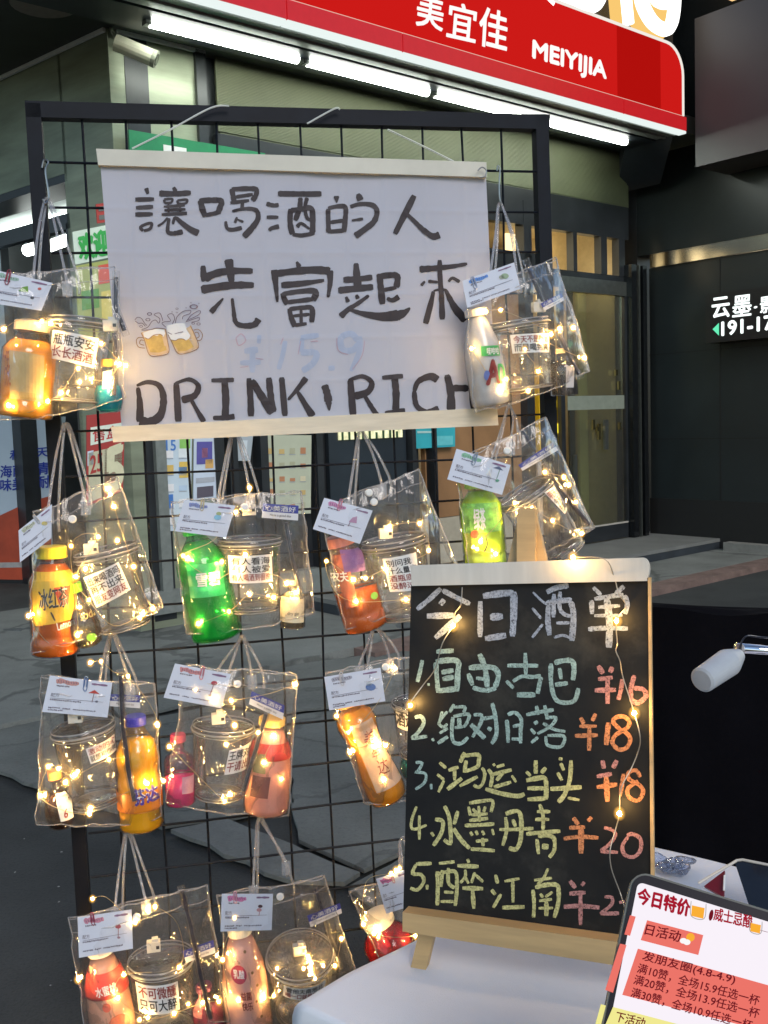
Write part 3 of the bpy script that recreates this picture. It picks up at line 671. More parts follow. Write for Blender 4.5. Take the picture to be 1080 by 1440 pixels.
# channel letters on top of the sign (only their feet are in view)
top = thing('channel_letters', fz(Uof(FP(870, 20, SO)), SO, zt1), 'glowing white channel letters with gold sides standing on the red sign', 'lettering')
m_gold = emis('gold_side', (1, .62, .18), .95); m_face = emis('channel_face', (1, 1, .97), 2.0)
def chan(pts, w, closed=False):
    P = smooth_path([FP(x, y, SO - .02) for x, y in pts], 6, closed)
    b = MB(); b.tube([p - nf * .10 for p in P], w * 1.25, 10, closed); b.build('return', m_gold, top)
    b = MB(); b.tube(P, w, 10, closed, flat=1.0); b.build('stroke', m_face, top)
chan([(782, -40), (790, -12), (806, 4), (826, 10), (842, 0), (846, -30)], .055)
chan([(878, -60), (880, -10), (884, 34)], .045)
chan([(905, -60), (900, -20), (904, 8), (920, 34), (940, 40), (948, 10), (948, -50)], .055)
chan([(912, -20), (926, 2), (944, 4)], .05)
chan([(760, -30), (764, -8), (776, 6)], .03)
# fluorescent tubes under the canopy, security camera, round lamp
OT = .47
for i, (a, c) in enumerate([((210, 30), (417, 82)), ((432, 86), (600, 129)), ((612, 131), (879, 199))]):
    zt_ = FP(879, 199, OT).z
    Pa = FP(*a, OT); Pb = FP(*c, OT); z = SOF - .06
    def onz(p): d = ray(*p); return None
    A_ = fz(Uof(Pa), OT, Pa.z); B_ = fz(Uof(Pb), OT, Pb.z)
    t = thing('tube_light', (A_ + B_) / 2, ['white fluorescent tube nearest the security camera', 'middle white fluorescent tube under the canopy', 'long white fluorescent tube furthest along toward the dark building'][i], 'tube light', 'fluorescent tubes under the canopy')
    b = MB(); b.tube([A_, B_], .033, 12); b.build('tube', m_tube, t)
    b = MB(); d = (B_ - A_).normalized(); b.box((A_ + B_) / 2 + V((0, 0, .05)), d * ((B_ - A_).length / 2 + .03), nf * .03, V((0, 0, .022))); b.build('housing', m_grayp, t)
    b = MB()
    for p in (A_ - d * .02, B_ + d * .02): b.box(p, d * .018, nf * .026, V((0, 0, .026)))
    b.build('end_cap', m_grayp, t)
cc = FP(192, 72, .22)
cctv = thing('security_camera', cc, 'small cream bullet security camera on the steel pillar', 'camera')
ax = (ef * .75 + nf * .5 + V((0, 0, -.38))).normalized()
b = MB(); b.tube([cc - ax * .13, cc + ax * .10], .05, 16); b.build('body', K('cctv_white', (.55, .54, .42), rough=.4, var=.05), cctv, smooth=False)
b = MB(); b.tube([cc + ax * .10, cc + ax * .125], .052, 16); b.build('visor', K('cctv_grey', (.25, .26, .2)), cctv)
b = MB(); b.tube([cc + ax * .1255, cc + ax * .13], .035, 16); b.build('lens', m_blk, cctv)
b = MB(); b.tube(smooth_path([cc - ax * .05, cc + V((0, 0, .09)) - nf * .1, cc + V((0, 0, .08)) - nf * .21], 4), .015, 8); b.build('bracket', K('cctv_grey', (.25, .26, .2)), cctv)
b = MB(); b.tube(smooth_path([cc - ax * .12, cc - ax * .16 + V((0, 0, .07)), cc - nf * .2 + V((0, 0, .14)), cc - nf * .21 + ef * .1 + V((0, 0, .18))], 4), .005, 6); b.build('cable', K('cctv_grey', (.25, .26, .2)), cctv)
rc = at_depth(62, 8, 1); rc = hit(62, 8, V((0, 0, SOF - .006)), V((0, 0, 1)))
b = MB(); b.lathe([(0, 0), (.18, 0), (.19, .005), (0, .005)], Matrix.Translation(rc), 24); b.build('round_lamp', K('lamp_grey', (.20, .17, .15), rough=.4), label='unlit round ceiling lamp at the top left corner', cat='lamp')

# betel nut advert box at the left
ad = thing('advert_stand', ground(20, 835), 'white and red advertising stand with blue characters left of the rack', 'advertising stand')
qa = [(-60, 592), (70, 588), (70, 815), (-60, 832)]
adp = at_depth(40, 820, 4.9); adn = V((-.25, -.97, 0)).normalized()
def AP(px, py, off=0.0): return hit(px, py, ground(40, 820) + V((0, 0, .0)), adn) + adn * off
b = MB(); b.prism([AP(-90, 812), AP(73, 816), AP(73, 586), AP(38, 588), AP(36, 330), AP(-90, 322)], adn, .5); b.build('panel', mat('ad_white', (.42, .50, .58), rough=.5, var=.08, scale=2), ad)
b = MB(); polyp(b, [(-90, 813), (72.5, 816), (72.5, 697), (40, 706), (0, 725), (-90, 765)], AP, .004)
b.build('red_band', mat('ad_red', (.38, .055, .02), rough=.5, var=.2, scale=5), ad)
b = MB(); polyp(b, [(-90, 800), (72.5, 797), (72.5, 790), (-90, 792)], AP, .007); b.build('pale_band', K('adpale', (.35, .33, .32)), ad)
b = MB(); b.prism([AP(-90, 840, .01), AP(78, 842, .01), AP(78, 816, .01), AP(-90, 813, .01)], adn, .55); b.build('base', K('blackbase', (.006, .006, .006), rough=.6), ad)
b = MB(); T(b, '和成天下', (14, 647), (86, 640), (15, 633), AP, .006, .04); T(b, '海南嫩青果', (1, 672), (88, 665), (1, 655), AP, .006, .04); T(b, '味美更耐嚼', (1, 691), (88, 684), (1, 674), AP, .006, .04)
b.build('lettering', K('ad_blue', (.01, .03, .28), var=.1), ad)
# ================================================================== WIRE MESH RACK
m_rack = mat('rack_black', (.004, .006, .011), rough=.5, var=.3, scale=12, spec=.15)
rack = thing('wire_rack', RP(100, 1520), 'tall black square-tube frame with wire mesh carrying the clear drink bags', 'rack')
def bar(name, p0, p1, w, d, par=rack, off=0, m=None):
    a = RP(*p0, off); c = RP(*p1, off); dd = (c - a); side = dd.normalized().cross(nr).normalized(); b = MB()
    b.box((a + c) / 2, dd / 2, side * w / 2, nr * d / 2); return b.build(name, m or m_rack, par)
bar('post', (47, 148), (136, 1560), .028, .028); bar('post', (759, 164), (800, 1560), .028, .028)
bar('rail', (37, 156), (770, 174), .030, .028); bar('rail', (134, 1500), (800, 1420), .028, .027)
tops = [116, 177, 240, 303, 362, 422, 479, 536, 593, 648, 703]; bots = [169, 231, 293, 351, 409, 466, 523, 577, 632, 685, 738]
for i, (a, c) in enumerate(zip(tops, bots)):
    k = (c - a) / 1005.0
    y1 = 1490 - i * 6
    pts = [RP(a + k * (y - 165) + rnd.uniform(-1.3, 1.3), y, .002) for y in range(168, y1, 110)] + [RP(a + k * (y1 - 165), y1, .002)]
    b = MB(); b.tube(smooth_path(pts, 3), .0026, 6); b.build('mesh_wire', m_rack, rack)
def rowy(i): return 229 + i * 63.3
for i in range(20):
    yl = rowy(i); s = (351 - yl) / (7080 - 70); s *= 1.0
    xl = 60 + (yl - 160) * .063; xr = 757 + (yl - 160) * .03
    pts = [RP(x, yl + s * (x - 70) + rnd.uniform(-1, 1), .006) for x in [xl + (xr - xl) * k / 6 for k in range(7)]]
    b = MB(); b.tube(smooth_path(pts, 2), .0026, 6); b.build('mesh_wire', m_rack, rack)

# ================================================================== HAND-LETTERED BANNER
BO = .045
banner = thing('banner', RP(410, 420, BO), 'white hand-lettered paper banner between two cream rods on the rack', 'banner')
qb = [(141, 228), (684, 246), (697, 577), (171, 601)]
m_paper = mat('banner_paper', (.57, .58, .66), rough=.75, var=.04, scale=5, transl=.35)
m_rod = mat('cream_rod', (.56, .54, .46), rough=.6, var=.08, scale=10)
m_rodw = mat('wood_rod', (.58, .53, .42), rough=.55, var=.12, scale=10, stretch=(1, 1, 8))
def BW(px, py, off=0.0):     # banner surface with very shallow waves
    p = RP(px, py, BO + off)
    e_ = 0.0
    if off < .0001 or off > 0:
        k_ = min(abs(px - (a_ + (c_ - a_) / 1005.0 * (py - 165))) for a_, c_ in zip(tops, bots)); i_ = (py - 229) / 63.3
        k2_ = min(abs(py - (rowy(j) + (351 - rowy(j)) / 7010.0 * (px - 70))) for j in (int(i_) - 1, int(i_), int(i_) + 1))
        e_ = .0011 * math.exp(-(min(k_, k2_) / 2.6) ** 2)
    return p + nr * (e_ + .0022 * sin(px * .03 + py * .011) + .0018 * sin(px * .085) * sin(py * .02 + 1))
b = MB(); b.grid(lambda u, v: BW(*quad_pt(qb, u, v)), 200, 120); b.build('paper', m_paper, banner, smooth=True)
def rodbox(name, q, m, off, th):
    b = MB(); b.prism([RP(*p, off) for p in (q[3], q[2], q[1], q[0])], nr, th); return b.build(name, m, banner)
rodbox('top_rod', [(135, 209), (684, 228), (685, 249), (138, 232)], m_rod, BO + .012, .022)
rodbox('bottom_rod', [(156, 600), (699, 573), (701, 598), (159, 622)], m_rodw, BO + .014, .024)
m_ink = mat('brush_ink', (.022, .014, .018), rough=.6, var=.25, scale=30)
def sc(ox, oy, k, pts): return [(ox + x / k, oy + y / k) for x, y in pts]
ink = []
def IK(ox, oy, k, items):
    b = MB()
    for w, pts in items:
        w1 = None
        if isinstance(w, tuple): w, w1 = w
        stroke(b, sc(ox, oy, k, pts), w * 1.16 / k, BW, .0016, (w1 * 1.16 / k) if w1 else None, 5, .09)
    b.build('character', m_ink, banner)
k1 = 4.696
IK(180, 250, k1, [((26, 18), [(120, 68), (132, 106)]), ((28, 24), [(48, 144), (172, 140)]), ((24, 26), [(52, 198), (166, 190)]), ((28, 22), [(48, 242), (164, 238)]),
    (18, [(100, 348), (82, 326), (120, 304), (156, 300), (146, 334), (104, 348)]),
    ((34, 30), [(206, 102), (310, 104), (416, 96)]), ((20, 28), [(300, 62), (316, 90)]),
    (14, [(238, 142), (290, 138), (284, 162), (246, 164), (238, 142)]), (14, [(326, 148), (388, 142), (380, 166), (334, 168), (326, 148)]),
    ((14, 18), [(236, 190), (376, 180)]), ((16, 18), [(240, 214), (380, 206)]), ((18, 24), [(222, 242), (390, 232)]), (12, [(266, 166), (268, 240)]), (12, [(342, 166), (346, 236)]),
    ((12, 14), [(262, 262), (232, 296), (196, 318)]), ((18, 30), [(272, 266), (262, 330), (268, 362), (310, 366), (362, 354)]), ((14, 40), [(296, 306), (312, 264), (360, 300), (412, 338), (466, 364)])])
IK(180, 250, k1, [((34, 34), [(480, 146), (490, 200), (512, 256)]), ((30, 34), [(470, 150), (552, 146), (616, 154), (606, 200), (592, 236)]), ((22, 26), [(498, 248), (600, 230)]),
    ((30, 28), [(684, 72), (696, 130), (700, 164)]), ((26, 30), [(684, 76), (780, 72), (846, 78), (842, 120), (820, 152)]), (20, [(704, 128), (824, 110)]), ((22, 20), [(676, 166), (800, 150)]),
    (22, [(756, 160), (752, 214)]), ((16, 38), [(688, 222), (780, 204), (846, 216), (858, 270), (820, 330), (764, 390)]), ((18, 26), [(644, 288), (654, 334), (690, 344), (752, 330)]), ((12, 18), [(720, 260), (706, 298)]), ((10, 16), [(722, 276), (762, 292)])])
k2 = 4.696
IK(400, 250, k2, [((34, 30), [(-44, 106), (60, 106), (160, 106), (246, 104)]),((26, 22), [(-120, 172), (-74, 184), (-38, 180)]), ((24, 18), [(-118, 262), (-40, 262)]), ((16, 30), [(-36, 322), (-84, 334), (-104, 350)][::-1]),
    ((30, 34), [(40, 206), (38, 300), (54, 372)]), ((28, 34), [(40, 216), (120, 204), (178, 202), (188, 280), (186, 364)]), ((22, 24), [(54, 372), (120, 378), (200, 362)]),
    ((26, 30), [(106, 130), (100, 200), (72, 280)]), ((24, 18), [(150, 130), (136, 200), (150, 262), (176, 276)]), ((26, 12), [(84, 324), (112, 300), (168, 336)])])
IK(400, 250, k2, [((36, 8), [(344, 118), (346, 164)]), ((26, 30), [(288, 204), (290, 300), (292, 360)]), ((22, 32), [(288, 200), (360, 186), (404, 196), (402, 280), (394, 356)]), (22, [(300, 294), (390, 280)]), ((22, 26), [(286, 356), (402, 346)]),
    ((26, 44), [(486, 104), (504, 148)]), ((22, 38), [(436, 190), (500, 172), (580, 180), (610, 224), (590, 290), (530, 340), (468, 384)]), ((14, 18), [(446, 280), (520, 270)])])
IK(400, 250, k2, [((36, 34), [(856, 118), (800, 230), (728, 372)]), ((18, 44), [(808, 240), (860, 290), (920, 350), (980, 388), (1024, 376)])])
k3 = 5.143
IK(270, 350, k3, [((30, 54), [(80, 120), (84, 180), (100, 230)]), ((54, 36), [(90, 214), (180, 176), (300, 160), (440, 160)]), ((56, 40), [(264, 76), (276, 160), (286, 240)]), ((54, 40), [(66, 296), (200, 274), (330, 262), (448, 262)]),
    ((10, 40), [(226, 358), (180, 410), (136, 460)]), ((20, 44), [(290, 358), (300, 440), (316, 530), (370, 556), (450, 548), (482, 506)])])
IK(270, 350, k3, [((18, 36), [(758, 90), (778, 130)]), ((48, 18), [(594, 152), (606, 260), (618, 384)]), ((40, 50), [(596, 182), (740, 160), (880, 150), (1000, 160)]), ((46, 20), [(996, 156), (1000, 240), (984, 350)]),
    ((46, 22), [(646, 262), (800, 248), (956, 226)]), ((30, 36), [(654, 318), (668, 360), (690, 400)]), ((28, 42), [(654, 326), (780, 306), (894, 306), (876, 372)]), ((26, 30), [(680, 386), (876, 362)]),
    ((28, 36), [(704, 430), (720, 500), (746, 560)]), ((24, 38), [(704, 434), (800, 424), (868, 430), (866, 530)]), ((20, 22), [(730, 484), (850, 472)]), ((20, 22), [(790, 430), (790, 548)]), ((24, 22), [(740, 552), (830, 540)])])
IK(460, 350, k3, [((30, 54), [(210, 102), (214, 180), (222, 280)]), ((40, 36), [(118, 224), (220, 218), (326, 206)]), ((44, 40), [(80, 300), (200, 288), (332, 276)]), ((18, 26), [(136, 346), (152, 386)]), ((18, 28), [(210, 332), (222, 362)]),
    ((20, 40), [(300, 338), (220, 396), (150, 440), (96, 490)]), ((14, 74), [(150, 434), (260, 470), (400, 490), (520, 478)]), ((70, 12), [(500, 486), (560, 460), (600, 426)]),
    ((40, 42), [(378, 200), (388, 300), (400, 400)]), ((34, 40), [(356, 204), (440, 192), (506, 198), (500, 280)]), ((26, 24), [(400, 300), (500, 280)]), ((20, 40), [(430, 358), (472, 372), (518, 346)])])
IK(460, 350, k3, [((44, 20), [(668, 148), (780, 140), (900, 126), (1016, 106)]), ((30, 36), [(814, 80), (818, 200), (830, 360), (836, 510)]), ((24, 14), [(680, 264), (708, 234)]), ((22, 16), [(730, 234), (804, 240)]), ((18, 24), [(880, 236), (910, 210), (962, 238)]),
    ((24, 44), [(770, 306), (750, 400), (714, 540)]), ((14, 18), [(770, 304), (820, 292), (860, 296)]), ((20, 62), [(856, 290), (890, 360), (936, 440), (1004, 516)])])
k4 = 4.32
IK(180, 510, k4, [((20, 46), [(60, 150), (72, 250), (72, 360)]), ((16, 56), [(52, 140), (120, 118), (190, 140), (216, 220), (196, 320), (130, 362), (70, 354)])])
IK(180, 510, k4, [((30, 40), [(292, 122), (300, 240), (306, 358)]), ((16, 40), [(284, 128), (370, 102), (426, 140), (404, 200), (326, 228)]), ((18, 30), [(384, 226), (420, 290), (462, 360)])])
IK(180, 510, k4, [((22, 26), [(506, 108), (580, 106), (644, 104)]), ((36, 40), [(586, 110), (594, 220), (590, 330)]), ((22, 34), [(516, 336), (590, 334), (648, 326)])])
IK(180, 510, k4, [((30, 36), [(734, 94), (744, 210), (748, 326)]), ((34, 50), [(752, 106), (810, 200), (880, 306)]), ((34, 36), [(856, 90), (868, 200), (884, 300)])])
IK(180, 510, k4, [((30, 34), [(934, 88), (944, 200), (954, 324)]), ((34, 14), [(1082, 92), (1030, 160), (972, 226)]), ((20, 44), [(1030, 176), (1080, 260), (1122, 326)])])
k5 = 4.154
IK(420, 510, k5, [((34, 40), [(150, 130), (166, 180), (174, 230)]), ((38, 10), [(174, 226), (178, 280)]), ((10, 16), [(156, 316), (198, 326)])])
IK(420, 510, k5, [((30, 38), [(300, 96), (308, 200), (318, 310)]), ((16, 40), [(290, 104), (370, 80), (426, 116), (404, 170), (326, 196)]), ((18, 30), [(384, 192), (420, 250), (460, 312)])])
IK(420, 510, k5, [((22, 24), [(488, 88), (550, 82), (610, 78)]), ((34, 38), [(560, 84), (570, 180), (568, 284)]), ((20, 34), [(504, 294), (570, 288), (624, 282)])])
IK(420, 510, k5, [((44, 20), [(814, 100), (770, 80), (700, 110), (676, 170)]), ((26, 30), [(676, 166), (690, 250), (750, 288), (818, 264)])])
IK(420, 510, k5, [((30, 44), [(866, 70), (888, 170), (890, 284)]), ((36, 34), [(900, 148), (990, 150)]), ((18, 34), [(992, 60), (1006, 160), (1022, 280)])])
# faint older price showing through the paper
m_faint = mat('faint_blue', (.48, .55, .70), rough=.8, var=.1, transl=.35); m_faintr = mat('faint_pink', (.55, .42, .52), rough=.8, var=.1, transl=.35)
k6 = 5.143
b = MB()
for w, pts in [((40, 50), [(120, 226), (220, 214)]), ((36, 40), [(90, 310), (240, 306)]), (44, [(180, 200), (180, 380)]), (34, [(420, 150), (400, 250), (370, 356)]), (40, [(530, 128), (660, 110)]), (36, [(540, 130), (530, 230)]),
               (46, [(530, 236), (640, 240), (620, 310), (540, 370)]), (44, [(752, 330), (752, 366)]), (44, [(940, 150), (890, 100), (820, 130), (830, 210), (900, 220), (950, 170)]), ((44, 34), [(950, 120), (950, 230), (890, 370)]), (30, [(230, 110), (226, 170)])]:
    w1 = None
    if isinstance(w, tuple): w, w1 = w
    stroke(b, sc(320, 450, k6, pts), w / k6, BW, .0009, (w1 / k6) if w1 else None, 5, .05)
b.build('faint_price', m_faint, banner)
b = MB()
for w, pts in [(8, [(60, 130), (100, 100), (130, 150), (80, 184), (60, 130)]), (7, [(385, 176), (404, 126)]), (8, [(600, 155), (655, 152)]), (6, [(90, 342), (150, 336)]), (6, [(205, 276), (260, 284)]), (7, [(790, 130), (800, 220), (870, 250)]), (6, [(990, 150), (970, 260), (900, 360)]), (6, [(510, 250), (530, 150)])]:
    stroke(b, sc(320, 450, k6, pts), w / k6, BW, .0014, None, 5, .05)
b.build('faint_outline', m_faintr, banner)
# clinking beer mugs clip-art
m_beer = K('beer_yellow', (.46, .33, .10), rough=.7, var=.2, scale=80); m_beer2 = K('beer_glass', (.50, .38, .25), rough=.7, var=.1, scale=80)
m_foam = K('beer_foam', (.60, .64, .68), rough=.8, var=.05); m_line = K('line_brown', (.13, .08, .07), rough=.8); m_liner = K('line_purple', (.16, .12, .17), rough=.8)
k7 = 9.0
b = MB(); polyp(b, sc(180, 410, k7, [(165, 520), (210, 620), (270, 800), (390, 812), (515, 770), (500, 620), (475, 470), (330, 460)]), BW, .0012)
polyp(b, sc(180, 410, k7, [(500, 520), (560, 640), (630, 780), (740, 780), (890, 710), (850, 560), (800, 430), (640, 520)]), BW, .0012); b.build('mug_glass', m_beer2, banner)
b = MB(); polyp(b, sc(180, 410, k7, [(210, 590), (260, 600), (320, 555), (370, 560), (400, 540), (445, 560), (490, 740), (390, 772), (285, 770)]), BW, .0020)
polyp(b, sc(180, 410, k7, [(545, 610), (600, 620), (640, 600), (690, 600), (730, 620), (770, 600), (830, 700), (740, 750), (640, 758)]), BW, .0020); b.build('beer', m_beer, banner)
b = MB(); polyp(b, sc(180, 410, k7, [(190, 520), (300, 480), (370, 470), (460, 480), (470, 530), (450, 570), (400, 540), (370, 560), (320, 555), (260, 600), (210, 590)]), BW, .0024)
polyp(b, sc(180, 410, k7, [(490, 430), (600, 400), (720, 400), (740, 480), (790, 560), (770, 600), (730, 620), (690, 600), (640, 600), (600, 620), (545, 610), (500, 530)]), BW, .0024); b.build('foam', m_foam, banner)
b = MB()
for pts in [[(165, 520), (210, 620), (270, 800), (390, 812), (515, 770), (500, 620), (475, 470)], [(505, 540), (560, 650), (630, 780), (740, 780), (890, 710), (850, 560), (785, 430)], [(210, 590), (140, 580), (105, 620), (130, 700), (215, 716)], [(205, 620), (160, 615), (150, 660), (205, 680)],
            [(830, 490), (890, 480), (940, 540), (925, 610), (875, 625)], [(845, 520), (885, 520), (900, 570), (870, 590)], [(545, 610), (600, 620), (640, 600), (690, 600), (730, 620)], [(210, 580), (260, 600), (320, 555), (400, 540), (440, 560)]]:
    stroke(b, sc(180, 410, k7, pts), 10 / k7, BW, .0028, None, 4, .1)
b.build('mug_outline', K('line_tan', (.25, .15, .09)), banner)
b = MB()
for pts in [[(85, 360), (120, 325), (170, 340), (210, 400), (240, 430)], [(90, 370), (130, 400), (180, 400), (220, 440)], [(170, 480), (250, 450), (300, 380), (350, 360), (390, 400), (400, 340), (330, 290), (400, 270), (430, 330), (440, 370)],
            [(480, 450), (430, 400), (470, 380), (540, 370), (500, 300), (560, 280), (590, 340), (560, 410)], [(600, 400), (620, 320), (700, 250), (790, 240), (780, 280), (700, 310), (690, 350)], [(730, 390), (800, 300), (900, 240), (910, 280), (830, 330), (750, 360)], [(740, 380), (830, 350), (900, 330), (890, 370), (800, 390)],
            [(500, 510), (560, 540), (640, 520), (700, 510)], [(170, 490), (300, 480), (360, 460), (470, 470)]]:
    stroke(b, sc(180, 410, k7, pts), 9 / k7, BW, .0030, None, 4, .1)
for (x, y, rx, ry) in [(272, 282, 32, 22), (252, 355, 32, 20), (165, 440, 22, 16), (620, 217, 18, 14), (832, 192, 55, 30), (797, 142, 10, 8), (895, 152, 10, 8), (736, 205, 9, 8), (558, 256, 8, 9), (618, 265, 12, 8), (892, 412, 26, 18), (825, 405, 22, 14)]:
    disc(b, sc(180, 410, k7, [(x, y)])[0], rx / k7, ry / k7, BW, .0030, 0, 14, inner=.65)
b.build('splash_outline', m_liner, banner)
# hanging cords
m_cord = K('white_cord', (.55, .56, .52), rough=.7)
for pts in ([(186, 209), (240, 182), (296, 152), (322, 149)], [(432, 174), (470, 153), (478, 154)], [(545, 182), (600, 208), (660, 238), (676, 243)]):
    b = MB(); b.tube(smooth_path([RP(x, y, .030) for x, y in pts], 5), .0018, 6); b.build('cord', m_cord, banner)
b = MB(); b.tube(smooth_path([RP(x, y, .068) for x, y in [(672, 240), (678, 235), (684, 240), (682, 248), (676, 250)]], 4), .0012, 6); b.build('hook', K('hookm', (.4, .4, .4), metal=1, rough=.3), banner)
# ================================================================== CLEAR DRINK BAGS
m_film = film('bag_film', (.995, .995, .995), veil=.035, refl=.36, rough=.10, bump=.55, bscale=22, stretch=(1, 1, .35))
m_seam = film('bag_seam', (.96, .96, .96), veil=.26, refl=.5, rough=.15, bump=.3, bscale=80)
m_handle = film('bag_handle', (.95, .95, .96), veil=.24, refl=.6, rough=.12, bump=.2, bscale=60)
m_cup = film('cup_plastic', (.97, .97, .97), veil=.05, refl=.8, rough=.06, bump=.25, bscale=18)
m_rim = film('cup_rim', (.9, .9, .9), veil=.42, refl=.9, rough=.1, bump=.1)
m_snap = K('snap_white', (.75, .75, .72), rough=.4, var=.05)
m_card = mat('card_paper', (.70, .73, .82), rough=.6, var=.03, transl=.15)
m_stick = mat('sticker_paper', (.72, .71, .68), rough=.5, var=.04)
m_blkink = K('print_black', (.02, .018, .02), rough=.5); m_redink = K('print_red', (.22, .025, .02), rough=.5)
m_batt = mat('battery_plastic', (.70, .68, .60), rough=.4, var=.05, transl=.2)
m_led = emis('led_core', (1.0, .58, .17), 620)
m_wire = mat('copper_wire', (.55, .42, .22), rough=.35, metal=.9, var=.1)
m_straw = mat('dark_straw', (.03, .03, .045), rough=.3, var=.2)
m_strawb = film('straw_sleeve', (.97, .97, .97), veil=.02, refl=.3, rough=.1, bump=.5)
m_blue = K('header_blue', (.035, .045, .26), rough=.45, var=.1); m_hw = K('header_white', (.62, .62, .64), rough=.5, var=.05)
# bloom drop around each diode: lens glare put in as a glowing shell, brighter toward its middle
m, t, o = mat_new('led_drop')  # material of the bloom halo, not a real drop
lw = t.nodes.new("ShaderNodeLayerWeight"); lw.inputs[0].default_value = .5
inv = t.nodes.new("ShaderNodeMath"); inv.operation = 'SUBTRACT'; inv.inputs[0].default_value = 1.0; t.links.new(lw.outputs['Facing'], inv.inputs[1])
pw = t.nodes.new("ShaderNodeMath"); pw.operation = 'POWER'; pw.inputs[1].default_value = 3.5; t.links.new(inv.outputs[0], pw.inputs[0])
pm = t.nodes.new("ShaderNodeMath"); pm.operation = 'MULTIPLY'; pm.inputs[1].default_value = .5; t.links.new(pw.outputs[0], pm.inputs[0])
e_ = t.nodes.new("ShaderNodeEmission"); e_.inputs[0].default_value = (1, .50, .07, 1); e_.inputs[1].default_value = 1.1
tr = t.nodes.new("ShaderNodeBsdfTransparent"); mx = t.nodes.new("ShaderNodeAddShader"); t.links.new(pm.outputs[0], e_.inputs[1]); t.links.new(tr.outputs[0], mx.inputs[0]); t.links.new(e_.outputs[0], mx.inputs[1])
t.links.new(mx.outputs[0], o.inputs[0]); m_halo = m

BACKLIGHTS = []
GB = 'clear drink bags hung on the wire rack'
FRONT = .115
def axis_frame(Tp, Bp, off, tilt=0.0):
    a = RP(*Bp, off); b = RP(*Tp, off); L = (b - a).length; z = (b - a).normalized()
    z = (z + nr * tilt).normalized()
    y = (nr * -1); y = (y - z * y.dot(z)).normalized(); x = y.cross(z)
    M = Matrix(((x.x, y.x, z.x, a.x), (x.y, y.y, z.y, a.y), (x.z, y.z, z.z, a.z), (0, 0, 0, 1)))
    return M, L
def mpp(px, py, off=0): return (RP(px, py, off) - CAM).dot(cF) / FPX
def drape_on(M, prof, off):
    Mi = M.inverted()
    def D(eps):
        def f(p):
            q = Mi @ p; z = q.z; r = prof[-1][0]
            for (r0, z0), (r1, z1) in zip(prof[:-1], prof[1:]):
                if min(z0, z1) <= z <= max(z0, z1) and abs(z1 - z0) > 1e-7: r = r0 + (r1 - r0) * (z - z0) / (z1 - z0); break
            x = max(-r * .985, min(r * .985, q.x)); return M @ V((x, -sqrt(max(r * r - x * x, 0)) - eps, z))
        return f
    return D
DUMMY = lambda p: p
def noise2(x, y, s): return sin(x * 7.3 + s) * sin(y * 5.1 + s * 2.1) * .5 + sin(x * 15.7 + y * 9.2 + s * 1.3) * .3 + sin(x * 27 - y * 31 + s) * .15
